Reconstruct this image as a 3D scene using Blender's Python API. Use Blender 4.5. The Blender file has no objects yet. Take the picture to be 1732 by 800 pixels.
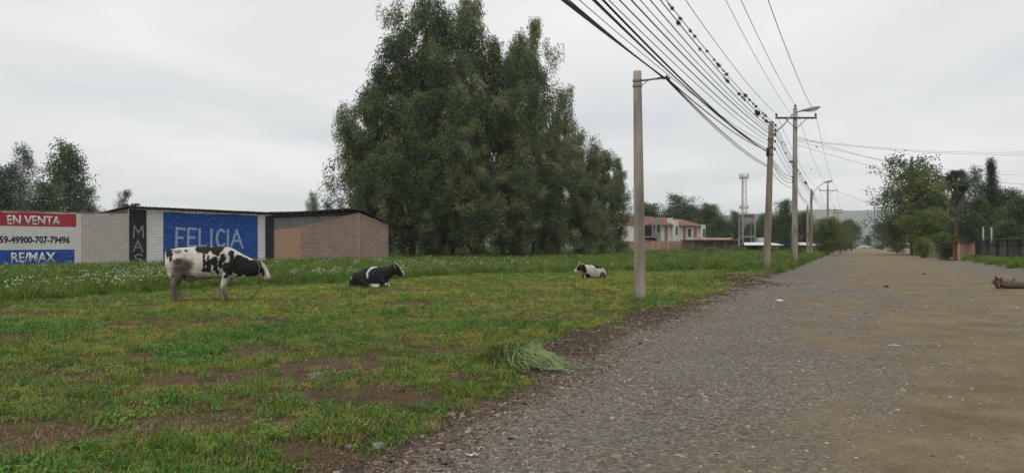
import bpy, bmesh, math, random
import numpy as np
from mathutils import Vector, Matrix, noise as mnoise
R = math.radians
sc = bpy.context.scene
COL = sc.collection
rng = np.random.default_rng(7)
random.seed(7)

# ------------------------------------------------------------------ camera, sky, sun, exposure
F, HZ, CH = 1300.0, 412.0, 1.55            # focal length in photo pixels, horizon row, eye height
cam_d = bpy.data.cameras.new('camera'); cam = bpy.data.objects.new('camera', cam_d); COL.objects.link(cam)
cam_d.sensor_width = 36; cam_d.lens = 36 * F / 1732; cam_d.shift_y = (HZ - 400) / 1732
cam_d.clip_start = 0.05; cam_d.clip_end = 12000
cam.location = (0, 0, CH); cam.rotation_euler = (R(90), 0, 0)
sc.camera = cam
SUN_EL, SUN_AZ = R(58), R(200)
w = bpy.data.worlds.new('World'); sc.world = w; w.use_nodes = True
nt = w.node_tree; nt.nodes.clear()
def N(nt, typ, **kw):
    n = nt.nodes.new(typ)
    for k, v in kw.items(): setattr(n, k, v)
    return n
def L(nt, a, b): nt.links.new(a, b)
out = N(nt, 'ShaderNodeOutputWorld'); bg = N(nt, 'ShaderNodeBackground'); bg.inputs[1].default_value = 0.1
sky = N(nt, 'ShaderNodeTexSky', sky_type='NISHITA', sun_disc=False, sun_elevation=SUN_EL, sun_rotation=SUN_AZ)
sky.air_density = 1.0; sky.dust_density = 3.0
tc = N(nt, 'ShaderNodeTexCoord'); sep = N(nt, 'ShaderNodeSeparateXYZ'); L(nt, tc.outputs['Generated'], sep.inputs[0])
# cloud deck seen in perspective: direction / (height + small) so that bands flatten towards the horizon
zc = N(nt, 'ShaderNodeMath', operation='ABSOLUTE'); L(nt, sep.outputs[2], zc.inputs[0])
za = N(nt, 'ShaderNodeMath', operation='ADD'); za.inputs[1].default_value = 0.10; L(nt, zc.outputs[0], za.inputs[0])
dv = N(nt, 'ShaderNodeVectorMath', operation='DIVIDE'); L(nt, tc.outputs['Generated'], dv.inputs[0])
cb = N(nt, 'ShaderNodeCombineXYZ')
for i in range(3): L(nt, za.outputs[0], cb.inputs[i])
L(nt, cb.outputs[0], dv.inputs[1])
nz = N(nt, 'ShaderNodeTexNoise'); nz.inputs['Scale'].default_value = 0.55; nz.inputs['Detail'].default_value = 5; nz.inputs['Roughness'].default_value = 0.5
nz.inputs['Distortion'].default_value = 0.4
L(nt, dv.outputs[0], nz.inputs['Vector'])
cr = N(nt, 'ShaderNodeValToRGB'); L(nt, nz.outputs['Fac'], cr.inputs[0])
cr.color_ramp.elements[0].position = 0.30; cr.color_ramp.elements[0].color = (0.70, 0.72, 0.74, 1)
cr.color_ramp.elements[1].position = 0.68; cr.color_ramp.elements[1].color = (1.0, 1.0, 0.985, 1)
hz = N(nt, 'ShaderNodeMapRange'); hz.inputs[1].default_value = 0.0; hz.inputs[2].default_value = 0.42; hz.inputs[3].default_value = 9.9; hz.inputs[4].default_value = 8.5
L(nt, zc.outputs[0], hz.inputs[0])
ml = N(nt, 'ShaderNodeVectorMath', operation='SCALE'); L(nt, cr.outputs[0], ml.inputs[0]); L(nt, hz.outputs[0], ml.inputs['Scale'])
mx = N(nt, 'ShaderNodeMixRGB'); mx.inputs[0].default_value = 0.95
L(nt, sky.outputs[0], mx.inputs[1]); L(nt, ml.outputs[0], mx.inputs[2])
L(nt, mx.outputs[0], bg.inputs[0]); L(nt, bg.outputs[0], out.inputs[0])
sd = bpy.data.lights.new('sun', 'SUN'); sd.energy = 1.5; sd.angle = R(25); sd.color = (1, 0.97, 0.92)
sun = bpy.data.objects.new('sun', sd); COL.objects.link(sun)
# Nishita: rotation is measured clockwise from +Y
sdir = Vector((math.sin(SUN_AZ) * math.cos(SUN_EL), math.cos(SUN_AZ) * math.cos(SUN_EL), math.sin(SUN_EL)))
sun.rotation_euler = sdir.to_track_quat('Z', 'Y').to_euler(); sun.location = (0, -20, 60)
vs = sc.view_settings; vs.view_transform = 'Standard'; vs.look = 'None'; vs.gamma = 1; vs.use_curve_mapping = False; vs.exposure = 0.14
sc.cycles.max_bounces = 6; sc.cycles.diffuse_bounces = 3; sc.cycles.glossy_bounces = 2; sc.cycles.transmission_bounces = 3
sc.cycles.volume_bounces = 1; sc.cycles.use_denoising = True; sc.cycles.transparent_max_bounces = 8

# ------------------------------------------------------------------ helpers
def px_x(px, Y): return (px - 866) / F * Y
def px_z(py, Y): return CH + (HZ - py) / F * Y
def gY(py): return CH * F / (py - HZ)
def lattice(seed): return np.random.default_rng(seed).random((256, 256))
_lat = {}
def vnoise(x, y, seed):
    if seed not in _lat: _lat[seed] = lattice(seed)
    g = _lat[seed]; xi = np.floor(x).astype(int); yi = np.floor(y).astype(int); fx = x - xi; fy = y - yi
    fx = fx * fx * (3 - 2 * fx); fy = fy * fy * (3 - 2 * fy)
    a = g[xi % 256, yi % 256]; b = g[(xi + 1) % 256, yi % 256]; c = g[xi % 256, (yi + 1) % 256]; d = g[(xi + 1) % 256, (yi + 1) % 256]
    return (a * (1 - fx) + b * fx) * (1 - fy) + (c * (1 - fx) + d * fx) * fy
def fbm(x, y, scale, seed, oct=4):
    x = np.asarray(x, float) * scale; y = np.asarray(y, float) * scale; t = 0; a = 0.5; s = 0
    for o in range(oct): t = t + a * vnoise(x + 17 * o, y + 31 * o, seed + o); s += a; a *= 0.5; x = x * 2.03; y = y * 2.03
    return t / s
def sst(a, b, x):
    t = np.clip((np.asarray(x, float) - a) / (b - a), 0, 1); return t * t * (3 - 2 * t)
SL, S0 = 0.445, -3.5
def s_of(x, y): return np.asarray(x) - SL * np.asarray(y) - S0       # distance right of the road's left edge
def hgt(x, y):
    x = np.asarray(x, float); y = np.asarray(y, float); s = s_of(x, y)
    edge = s + 0.7 * (fbm(x, y, 0.7, 11) - 0.5)
    bank = 0.07 * (1 - sst(-1.3, -0.2, edge))
    bump = 0.10 * np.exp(-((edge + 0.75) / 0.45) ** 2) * fbm(x, y, 2.2, 21, 4)
    mound = 0.28 * np.exp(-(((x - 8.7) / 0.9) ** 2 + ((y - 29.6) / 1.2) ** 2)) + 0.13 * np.exp(-(((x - 1.9) / 0.8) ** 2 + ((y - 12.2) / 1.4) ** 2)) + 0.10 * np.exp(-(((x - 3.0) / 0.5) ** 2 + ((y - 17.5) / 0.7) ** 2))
    mound = mound + 0.2 * np.exp(-((s + 1.0) / 0.8) ** 2) * sst(30, 37, y) * (1 - sst(75, 90, y)) * fbm(x, y, 0.8, 61)
    field = (1 - sst(-1.8, -0.6, s)) * (0.05 * (fbm(x, y, 0.9, 31) - 0.5) + 0.05 * (fbm(x, y, 4.0, 33) - 0.5))
    road = sst(-0.5, 0.5, s) * (0.03 * (fbm(x - SL * y, y * 0.25, 0.7, 41) - 0.5) + 0.012 * (fbm(x, y, 5, 43) - 0.5))
    road = road + sst(1.5, 3, s) * .02 * (fbm(x, y, .35, 45, 3) - .5) * 2 - .022 * (1 - sst(40, 80, y)) * (np.exp(-((s - 4.6 + .3 * np.sin(y * .11)) / .35) ** 2) + np.exp(-((s - 6.4 + .3 * np.sin(y * .11)) / .4) ** 2)) * fbm(s, y * .3, 1.0, 47)
    far = sst(25, 60, y)
    rb = 0.16 * sst(12.4, 14.0, s)
    return bank + bump * (1 - far * .6) + mound * (0.75 + 0.5 * fbm(x, y, 3.5, 51)) + field * (1 - far) + road * (1 - far * .8) + rb
def H(x, y): return float(hgt(np.array([x]), np.array([y]))[0])

MATS = {}
def pm(name, col, rough=0.85, var=0.25, scale=6.0, col2=None, bump=0.0, bscale=None, metal=0.0, spec=0.3, coord='Object', detail=6, stretch=None):
    """procedural material: two colours mixed by noise, with optional bump"""
    if name in MATS: return MATS[name]
    m = bpy.data.materials.new(name); m.use_nodes = True; nt = m.node_tree; b = nt.nodes['Principled BSDF']
    b.inputs['Roughness'].default_value = rough; b.inputs['Metallic'].default_value = metal; b.inputs['Specular IOR Level'].default_value = spec
    t = N(nt, 'ShaderNodeTexCoord'); src = t.outputs[coord]
    if stretch:
        mp = N(nt, 'ShaderNodeMapping'); mp.inputs['Scale'].default_value = stretch; L(nt, src, mp.inputs[0]); src = mp.outputs[0]
    n = N(nt, 'ShaderNodeTexNoise'); n.inputs['Scale'].default_value = scale; n.inputs['Detail'].default_value = detail; n.inputs['Roughness'].default_value = 0.62
    L(nt, src, n.inputs['Vector'])
    r = N(nt, 'ShaderNodeValToRGB'); L(nt, n.outputs['Fac'], r.inputs[0])
    c2 = col2 if col2 else tuple(c * (1 - var) for c in col); c1 = col if col2 else tuple(min(1, c * (1 + var * .5)) for c in col)
    r.color_ramp.elements[0].position = 0.32; r.color_ramp.elements[0].color = (*c2, 1)
    r.color_ramp.elements[1].position = 0.66; r.color_ramp.elements[1].color = (*c1, 1)
    L(nt, r.outputs[0], b.inputs['Base Color'])
    if bump:
        n2 = N(nt, 'ShaderNodeTexNoise'); n2.inputs['Scale'].default_value = bscale or scale * 4; n2.inputs['Detail'].default_value = 4; L(nt, src, n2.inputs['Vector'])
        bp = N(nt, 'ShaderNodeBump'); bp.inputs['Strength'].default_value = bump; bp.inputs['Distance'].default_value = 0.02
        L(nt, n2.outputs['Fac'], bp.inputs['Height']); L(nt, bp.outputs[0], b.inputs['Normal'])
    MATS[name] = m; return m

def mesh_np(name, v, f, m=None, smooth=False):
    """fast mesh from numpy: v (n,3); f (k,4) or (k,3)"""
    me = bpy.data.meshes.new(name); v = np.asarray(v, np.float32); f = np.asarray(f, np.int32); k = f.shape[1]
    me.vertices.add(len(v)); me.vertices.foreach_set('co', v.ravel())
    me.loops.add(f.size); me.loops.foreach_set('vertex_index', f.ravel())
    me.polygons.add(len(f)); me.polygons.foreach_set('loop_start', np.arange(0, f.size, k, dtype=np.int32))
    me.polygons.foreach_set('use_smooth', np.full(len(f), smooth)); me.update(calc_edges=True); me.validate()
    if m: me.materials.append(m)
    return me
def link(name, me, parent=None, loc=None):
    o = bpy.data.objects.new(name, me); COL.objects.link(o)
    if parent: o.parent = parent
    if loc: o.location = loc
    return o
def tag(o, label=None, cat=None, group=None, kind=None):
    if label: o['label'] = label
    if cat: o['category'] = cat
    if group: o['group'] = group
    if kind: o['kind'] = kind
    return o
def thing(name, label, cat, loc=(0, 0, 0), rz=0, group=None):
    o = bpy.data.objects.new(name, None); COL.objects.link(o); o.empty_display_size = 0.2
    o.location = loc; o.rotation_euler = (0, 0, rz); return tag(o, label, cat, group)
def copy_thing(o, label, loc, rz=0, scale=1, group=None):
    c = o.copy(); COL.objects.link(c); c.location = loc; c.rotation_euler = (0, 0, rz); c['label'] = label
    c.scale = scale if isinstance(scale, tuple) else (scale,) * 3
    if group: c['group'] = group
    for ch in o.children:
        d = ch.copy(); COL.objects.link(d); d.parent = c
        for g in ch.children:
            e = g.copy(); COL.objects.link(e); e.parent = d
    return c
class MB:
    def __init__(s): s.v = []; s.f = []
    def add(s, v, f):
        o = len(s.v); s.v += [tuple(p) for p in v]; s.f += [tuple(i + o for i in q) for q in f]
    def box(s, c, d, rz=0, rx=0, ry=0):
        M = Matrix.Rotation(rz, 3, 'Z') @ Matrix.Rotation(ry, 3, 'Y') @ Matrix.Rotation(rx, 3, 'X'); c = Vector(c)
        v = [c + M @ Vector((x * d[0] / 2, y * d[1] / 2, z * d[2] / 2)) for x in (-1, 1) for y in (-1, 1) for z in (-1, 1)]
        s.add(v, [(0, 1, 3, 2), (4, 6, 7, 5), (0, 4, 5, 1), (2, 3, 7, 6), (0, 2, 6, 4), (1, 5, 7, 3)]); return s
    def span(s, a, b):
        return s.box([(a[i] + b[i]) / 2 for i in range(3)], [abs(b[i] - a[i]) for i in range(3)])
    def tube(s, pts, rad, seg=8, flat=1.0):
        pts = [Vector(p) for p in pts]; n = len(pts)
        if not isinstance(rad, (list, tuple)): rad = [rad] * n
        v = []; up = None
        for i, p in enumerate(pts):
            d = (pts[min(i + 1, n - 1)] - pts[max(i - 1, 0)]).normalized()
            if up is None: up = Vector((0, 0, 1)) if abs(d.z) < 0.9 else Vector((1, 0, 0))
            a = d.cross(up).normalized(); b = a.cross(d).normalized(); up = b
            for k in range(seg):
                t = 2 * math.pi * k / seg; v.append(p + (a * math.cos(t) * flat + b * math.sin(t)) * rad[i])
        f = [(i * seg + k, i * seg + (k + 1) % seg, (i + 1) * seg + (k + 1) % seg, (i + 1) * seg + k) for i in range(n - 1) for k in range(seg)]
        f.append(tuple(range(seg - 1, -1, -1))); f.append(tuple((n - 1) * seg + k for k in range(seg)))
        s.add(v, f); return s
    def ellip(s, c, r, seg=14, rings=9, M=None):
        v = []; f = []
        for i in range(rings + 1):
            a = math.pi * i / rings
            for k in range(seg):
                t = 2 * math.pi * k / seg
                p = Vector((r[0] * math.sin(a) * math.cos(t), r[1] * math.sin(a) * math.sin(t), r[2] * math.cos(a)))
                v.append(Vector(c) + (M @ p if M else p))
        for i in range(rings):
            for k in range(seg): f.append((i * seg + k, (i + 1) * seg + k, (i + 1) * seg + (k + 1) % seg, i * seg + (k + 1) % seg))
        s.add(v, f); return s
    def prism(s, poly, y0, y1):
        """poly in (x,z), extruded along y"""
        n = len(poly); v = [(x, y0, z) for x, z in poly] + [(x, y1, z) for x, z in poly]
        f = [tuple(range(n)), tuple(range(2 * n - 1, n - 1, -1))] + [(i, i + n, (i + 1) % n + n, (i + 1) % n) for i in range(n)]
        s.add(v, f); return s
    def mesh(s, name, m, smooth=False):
        me = bpy.data.meshes.new(name); me.from_pydata([tuple(p) for p in s.v], [], s.f); me.update()
        bm = bmesh.new(); bm.from_mesh(me); bmesh.ops.remove_doubles(bm, verts=bm.verts, dist=1e-5) if smooth else None
        bmesh.ops.recalc_face_normals(bm, faces=bm.faces); bm.to_mesh(me); bm.free()
        if smooth: me.polygons.foreach_set('use_smooth', [True] * len(me.polygons))
        if m: me.materials.append(m)
        return me
    def build(s, name, m, parent=None, smooth=False, loc=None):
        return link(name, s.mesh(name, m, smooth), parent, loc)

# ------------------------------------------------------------------ ground, field, road
def attr(me, name, arr):
    a = me.attributes.new(name, 'FLOAT', 'POINT'); a.data.foreach_set('value', np.asarray(arr, np.float32))
def ground_grid(name, svals, yvals, m, zoff=0.0):
    S, Y = np.meshgrid(svals, yvals); X = SL * Y + S0 + S
    v = np.stack([X.ravel(), Y.ravel(), (hgt(X, Y) + zoff).ravel()], 1); nc = len(svals); nr = len(yvals)
    i = np.arange(nr - 1)[:, None] * nc + np.arange(nc - 1)[None, :]
    f = np.stack([i, i + 1, i + nc + 1, i + nc], -1).reshape(-1, 4)
    me = mesh_np(name, v, f, m, True); x, y = v[:, 0], v[:, 1]
    for k, fn in MASKS.items(): attr(me, k, fn(x, y))
    return tag(link(name, me), kind='structure')
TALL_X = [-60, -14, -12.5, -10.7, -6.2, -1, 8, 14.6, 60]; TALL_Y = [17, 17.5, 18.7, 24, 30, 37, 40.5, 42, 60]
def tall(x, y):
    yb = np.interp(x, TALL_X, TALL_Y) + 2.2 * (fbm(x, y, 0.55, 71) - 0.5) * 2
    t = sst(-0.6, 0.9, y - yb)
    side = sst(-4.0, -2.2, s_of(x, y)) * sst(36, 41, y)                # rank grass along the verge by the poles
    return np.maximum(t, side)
def bare(x, y):
    n = fbm(x, y * 1.6, 0.42, 81, 5); n2 = fbm(x, y * 1.5, 1.6, 85, 4)
    b = sst(0.535, 0.66, 0.55 * n + 0.45 * n2 + 0.03 * sst(14, 8, y))
    for cx, cy, rx, ry, k in ((-2.1, 9.2, .8, .45, 1), (-3.2, 8.4, .6, .25, .9), (-1.5, 11.6, .6, .35, .8), (-.75, 10.6, .7, .45, .7), (-10.6, 16.2, 1.6, .35, .9), (-8.2, 12.0, 1.6, .35, .9), (-6.6, 13.8, .8, .4, .7), (-1.6, 7.4, .5, .4, .9), (-2.6, 6.4, .6, .35, .9), (-5.2, 10.0, .5, .25, .8), (-7.0, 20.0, 1.2, .5, .6), (1.5, 12.0, .8, .6, .9), (-0.4, 24, 1.6, .6, .5)):
        b = np.maximum(b, k * sst(1.25, 0.6, np.hypot((x - cx) / rx, (y - cy) / ry) + 0.7 * (n2 - .5)))
    return b
def edge_soil(x, y):
    s = s_of(x, y) + 0.9 * (fbm(x, y, 0.75, 91) - 0.5) + 0.35 * (fbm(x, y, 3, 95) - .5)
    off = np.interp(y, [0, 6.2, 9.3, 11, 17, 21, 40], [1.15, 1.1, .7, -.15, -.1, .2, .2])
    return sst(-1.25, -0.75, s - off)
def gravel(x, y):
    s = s_of(x, y) + 0.7 * (fbm(x, y, 0.9, 101) - 0.5)
    return sst(-0.6, 0.25, s - np.interp(y, [0, 6, 9.5, 12], [.6, .5, .25, 0]))
def clay(x, y):
    s = s_of(x, y); u = s; n = fbm(u * 1.0, y * 0.22, 0.9, 111, 4); n2 = fbm(x, y, 0.5, 115, 4)
    c = sst(1.0, 5.2, s + 3.4 * (n - .5) + 4.0 * (n2 - .5)) * (0.55 + 0.45 * sst(.38, .55, n))
    for cs, wd in ((4.6, .45), (6.4, .5), (8.2, .4)):                   # worn wheel tracks
        c = np.maximum(c, 0.9 * sst(9, 16, y) * np.exp(-((s + .5 * (n2 - .5) - cs) / wd) ** 2) * sst(.3, .55, n))
    return np.clip(np.maximum(c, 0.75 * sst(45, 90, y) * sst(1.2, 2.5, s)), 0, 1) * (1 - .8 * sst(9.2, 11, s + 2 * (n2 - .5)) * (1 - sst(75, 95, y)))
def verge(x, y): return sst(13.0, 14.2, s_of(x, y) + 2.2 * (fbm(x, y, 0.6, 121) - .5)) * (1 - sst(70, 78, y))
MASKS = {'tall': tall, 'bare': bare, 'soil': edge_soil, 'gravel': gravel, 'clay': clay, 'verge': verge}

def ground_mat(name):
    m = bpy.data.materials.new(name); m.use_nodes = True; nt = m.node_tree; b = nt.nodes['Principled BSDF']
    b.inputs['Roughness'].default_value = 0.95; b.inputs['Specular IOR Level'].default_value = 0.15
    geo = N(nt, 'ShaderNodeNewGeometry'); P = geo.outputs['Position']
    def noise(scale, detail=6, rough=.6):
        n = N(nt, 'ShaderNodeTexNoise'); n.inputs['Scale'].default_value = scale; n.inputs['Detail'].default_value = detail; n.inputs['Roughness'].default_value = rough; L(nt, P, n.inputs['Vector']); return n.outputs['Fac']
    def ramp(fac, *st):
        r = N(nt, 'ShaderNodeValToRGB'); L(nt, fac, r.inputs[0]); el = r.color_ramp.elements
        while len(el) < len(st): el.new(0.5)
        for e, (p, c) in zip(el, st): e.position = p; e.color = (*c, 1)
        return r.outputs[0]
    def mix(fac, a, c):
        x = N(nt, 'ShaderNodeMixRGB'); L(nt, fac, x.inputs[0]); L(nt, a, x.inputs[1]); L(nt, c, x.inputs[2]); return x.outputs[0]
    def at(n):
        a = N(nt, 'ShaderNodeAttribute'); a.attribute_name = n
        # break the mask up with fine noise so that its border is ragged
        nn = N(nt, 'ShaderNodeMath', operation='MULTIPLY_ADD'); L(nt, noise(9, 5, .7), nn.inputs[0]); nn.inputs[1].default_value = 1.1; L(nt, a.outputs['Fac'], nn.inputs[2])
        mr = N(nt, 'ShaderNodeMapRange'); mr.inputs[1].default_value = 0.75; mr.inputs[2].default_value = 1.35; L(nt, nn.outputs[0], mr.inputs[0]); return mr.outputs[0]
    vor = N(nt, 'ShaderNodeTexVoronoi'); vor.inputs['Scale'].default_value = 34; L(nt, P, vor.inputs['Vector'])
    vor2 = N(nt, 'ShaderNodeTexVoronoi'); vor2.inputs['Scale'].default_value = 75; L(nt, P, vor2.inputs['Vector'])
    peb = N(nt, 'ShaderNodeSeparateColor'); L(nt, vor.outputs['Color'], peb.inputs[0])
    turf = ramp(noise(2.2, 8, .7), (.30, (.050, .042, .018)), (.5, (.060, .075, .020)), (.72, (.095, .105, .028)))
    dirt = ramp(noise(3.5, 8, .7), (.28, (.055, .036, .022)), (.5, (.135, .088, .052)), (.62, (.12, .10, .042)), (.8, (.24, .175, .11)))
    soil = ramp(noise(6, 8, .75), (.3, (.045, .034, .025)), (.55, (.095, .073, .054)), (.78, (.17, .145, .12)))
    grav = ramp(peb.outputs[0], (0, (.075, .063, .050)), (.4, (.185, .163, .134)), (.8, (.30, .27, .23)), (1, (.44, .40, .355)))
    gtone = ramp(noise(.45, 8, .7), (.25, (.105, .080, .055)), (.5, (.19, .163, .13)), (.75, (.28, .25, .21)))
    grav2 = N(nt, 'ShaderNodeMixRGB'); grav2.inputs[0].default_value = .4; L(nt, grav, grav2.inputs[1]); L(nt, gtone, grav2.inputs[2])
    cl = ramp(noise(.8, 10, .75), (.28, (.15, .112, .064)), (.5, (.25, .195, .118)), (.78, (.38, .31, .205)))
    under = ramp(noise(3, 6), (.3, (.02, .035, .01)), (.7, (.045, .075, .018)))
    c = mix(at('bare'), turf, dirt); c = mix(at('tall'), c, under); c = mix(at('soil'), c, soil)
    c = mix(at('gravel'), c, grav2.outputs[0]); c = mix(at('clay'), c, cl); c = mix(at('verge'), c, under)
    L(nt, c, b.inputs['Base Color'])
    h1 = N(nt, 'ShaderNodeMath', operation='ADD'); L(nt, vor.outputs['Distance'], h1.inputs[0]); L(nt, noise(30, 5, .7), h1.inputs[1])
    h2 = N(nt, 'ShaderNodeMath', operation='MULTIPLY_ADD'); L(nt, vor2.outputs['Distance'], h2.inputs[0]); h2.inputs[1].default_value = .5; L(nt, h1.outputs[0], h2.inputs[2])
    bp = N(nt, 'ShaderNodeBump'); bp.inputs['Strength'].default_value = 1.0; bp.inputs['Distance'].default_value = .035; L(nt, h2.outputs[0], bp.inputs['Height']); L(nt, bp.outputs[0], b.inputs['Normal'])
    return m
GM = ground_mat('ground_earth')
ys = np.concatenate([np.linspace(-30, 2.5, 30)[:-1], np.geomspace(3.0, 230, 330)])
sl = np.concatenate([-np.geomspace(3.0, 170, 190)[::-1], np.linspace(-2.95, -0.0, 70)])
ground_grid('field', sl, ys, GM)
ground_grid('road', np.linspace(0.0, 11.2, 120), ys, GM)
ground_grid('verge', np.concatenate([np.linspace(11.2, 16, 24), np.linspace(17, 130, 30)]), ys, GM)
gp = MB(); gp.add([(-3400, -250, -.08), (3400, -250, -.08), (3400, 3350, -.08), (-3400, 3350, -.08)], [(0, 1, 2, 3)])
tag(gp.build('ground', pm('far_ground', (.05, .065, .025), scale=.02, col2=(.08, .07, .045))), kind='structure')

# distant ridge across the valley
def hills():
    xs = np.linspace(-3300, 3300, 260); rows = 14; v = []; 
    crest = 140 + 44 * (fbm(xs, xs * 0, 0.0011, 131, 4) - .5) * 2 + 10 * (fbm(xs, xs * 0, .006, 135) - .5)
    crest *= 0.55 + 0.45 * sst(-600, 500, xs); crest = np.where(xs > 1200, np.maximum(crest, 132), crest)
    for j in range(rows):
        t = j / (rows - 1); yy = 2700 + 600 * t
        z = crest * np.sin(min(t / .75, 1.15) * math.pi / 2) * (0.85 + .3 * fbm(xs, np.full_like(xs, yy), .004, 141))
        z = np.where(j == 0, -5, z); v.append(np.stack([xs, np.full_like(xs, yy), z], 1))
    v = np.concatenate(v); nc = len(xs); i = np.arange(rows - 1)[:, None] * nc + np.arange(nc - 1)[None, :]
    f = np.stack([i, i + 1, i + nc + 1, i + nc], -1).reshape(-1, 4)
    return link('hills', mesh_np('hills', v, f, pm('hillside', (.06, .07, .05), scale=.01, col2=(.035, .05, .03)), True))
tag(hills(), kind='structure')

# ------------------------------------------------------------------ scatter by geometry nodes
def scatter(name, pts, rotz, scl, idx, sources, tilt=0.15):
    if not len(pts): return
    src = bpy.data.collections.new(name + '_kinds')
    for i, me in enumerate(sources): src.objects.link(bpy.data.objects.new('kind_%02d_%s' % (i, me.name.split('.')[0]), me))
    me = bpy.data.meshes.new(name); me.vertices.add(len(pts)); me.vertices.foreach_set('co', np.asarray(pts, np.float32).ravel())
    rot = np.stack([rng.normal(0, tilt, len(pts)), rng.normal(0, tilt, len(pts)), rotz], 1)
    a = me.attributes.new('rot', 'FLOAT_VECTOR', 'POINT'); a.data.foreach_set('vector', rot.astype(np.float32).ravel())
    a = me.attributes.new('scl', 'FLOAT', 'POINT'); a.data.foreach_set('value', np.asarray(scl, np.float32))
    a = me.attributes.new('kid', 'INT', 'POINT'); a.data.foreach_set('value', np.asarray(idx, np.int32))
    o = link(name, me); g = bpy.data.node_groups.new(name, 'GeometryNodeTree')
    g.interface.new_socket('Geometry', in_out='INPUT', socket_type='NodeSocketGeometry'); g.interface.new_socket('Geometry', in_out='OUTPUT', socket_type='NodeSocketGeometry')
    gi = N(g, 'NodeGroupInput'); go = N(g, 'NodeGroupOutput'); ci = N(g, 'GeometryNodeCollectionInfo'); ci.inputs[0].default_value = src; ci.inputs['Separate Children'].default_value = True; ci.inputs['Reset Children'].default_value = True
    ip = N(g, 'GeometryNodeInstanceOnPoints'); ip.inputs['Pick Instance'].default_value = True
    def na(n, t):
        x = N(g, 'GeometryNodeInputNamedAttribute', data_type=t); x.inputs[0].default_value = n; return [s for s in x.outputs if s.enabled][0]
    L(g, gi.outputs[0], ip.inputs['Points']); L(g, ci.outputs[0], ip.inputs['Instance']); L(g, na('kid', 'INT'), ip.inputs['Instance Index'])
    L(g, na('rot', 'FLOAT_VECTOR'), ip.inputs['Rotation']); L(g, na('scl', 'FLOAT'), ip.inputs['Scale']); L(g, ip.outputs[0], go.inputs[0])
    md = o.modifiers.new('scatter', 'NODES'); md.node_group = g
    return tag(o, kind='stuff')

def leafmat(name, stops, trans=0.25, nscale=0.3, per='loc', rough=.6, mixr=.45):
    """foliage: colour by where the tuft grows and by chance per tuft; thin leaves pass some light"""
    m = bpy.data.materials.new(name); m.use_nodes = True; nt = m.node_tree; b = nt.nodes['Principled BSDF']; o = nt.nodes['Material Output']
    b.inputs['Roughness'].default_value = rough; b.inputs['Specular IOR Level'].default_value = .25
    oi = N(nt, 'ShaderNodeObjectInfo'); r = N(nt, 'ShaderNodeValToRGB')
    if per == 'loc':
        n = N(nt, 'ShaderNodeTexNoise'); n.inputs['Scale'].default_value = nscale; n.inputs['Detail'].default_value = 4; L(nt, oi.outputs['Location'], n.inputs['Vector'])
        mm = N(nt, 'ShaderNodeMixRGB'); mm.inputs[0].default_value = mixr; L(nt, n.outputs['Fac'], mm.inputs[1]); L(nt, oi.outputs['Random'], mm.inputs[2]); L(nt, mm.outputs[0], r.inputs[0])
    else:
        a = N(nt, 'ShaderNodeAttribute'); a.attribute_name = 'var'
        ad = N(nt, 'ShaderNodeMath', operation='MULTIPLY_ADD'); L(nt, oi.outputs['Random'], ad.inputs[0]); ad.inputs[1].default_value = .30; L(nt, a.outputs['Fac'], ad.inputs[2])
        L(nt, ad.outputs[0], r.inputs[0])
    el = r.color_ramp.elements
    while len(el) < len(stops): el.new(.5)
    for e, (p, c) in zip(el, stops): e.position = p; e.color = (*c, 1)
    L(nt, r.outputs[0], b.inputs['Base Color'])
    t = N(nt, 'ShaderNodeBsdfTranslucent'); L(nt, r.outputs[0], t.inputs[0]); mxs = N(nt, 'ShaderNodeMixShader'); mxs.inputs[0].default_value = trans
    L(nt, b.outputs[0], mxs.inputs[1]); L(nt, t.outputs[0], mxs.inputs[2]); L(nt, mxs.outputs[0], o.inputs[0]); return m
def tuft(name, m, n, h0, h1, spread, wid, lean, seed, curl=.5):
    r = np.random.default_rng(seed); v = []; f = []
    for i in range(n):
        a = r.uniform(0, 6.283); rr = spread * math.sqrt(r.random()); p = np.array([rr * math.cos(a), rr * math.sin(a), -.01])
        b = r.uniform(0, 6.283); d = np.array([math.cos(b), math.sin(b), 0]); s = np.array([-d[1], d[0], 0]) * wid * r.uniform(.6, 1.3) / 2
        h = r.uniform(h0, h1); le = lean * r.uniform(.3, 1.3)
        p1 = p + np.array([0, 0, h * .6]) + d * h * le * .4; p2 = p + np.array([0, 0, h * (1 - curl * le * .5)]) + d * h * le
        o = len(v); v += [p - s, p + s, p1 + s * .8, p1 - s * .8, p2]; f += [(o, o + 1, o + 2, o + 3), (o + 3, o + 2, o + 4)]
    me = bpy.data.meshes.new(name); me.from_pydata([tuple(x) for x in v], [], f); me.materials.append(m); return me
def clover(name, m, n, h, spread, size, seed):
    r = np.random.default_rng(seed); v = []; f = []
    for i in range(n):
        a = r.uniform(0, 6.283); rr = spread * math.sqrt(r.random()); z = h * r.uniform(.3, 1); c = np.array([rr * math.cos(a), rr * math.sin(a), z])
        nrm = np.array([r.normal(0, .5), r.normal(0, .5), 1]); nrm /= np.linalg.norm(nrm); u = np.cross(nrm, [math.cos(i), math.sin(i), .1]); u /= np.linalg.norm(u); w_ = np.cross(nrm, u); q = size * r.uniform(.6, 1.2)
        o = len(v); v += [c - u * q, c + w_ * q * .6, c + u * q, c - w_ * q * .6]; f.append((o, o + 1, o + 2, o + 3))
    me = bpy.data.meshes.new(name); me.from_pydata([tuple(x) for x in v], [], f); me.materials.append(m); return me

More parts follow.
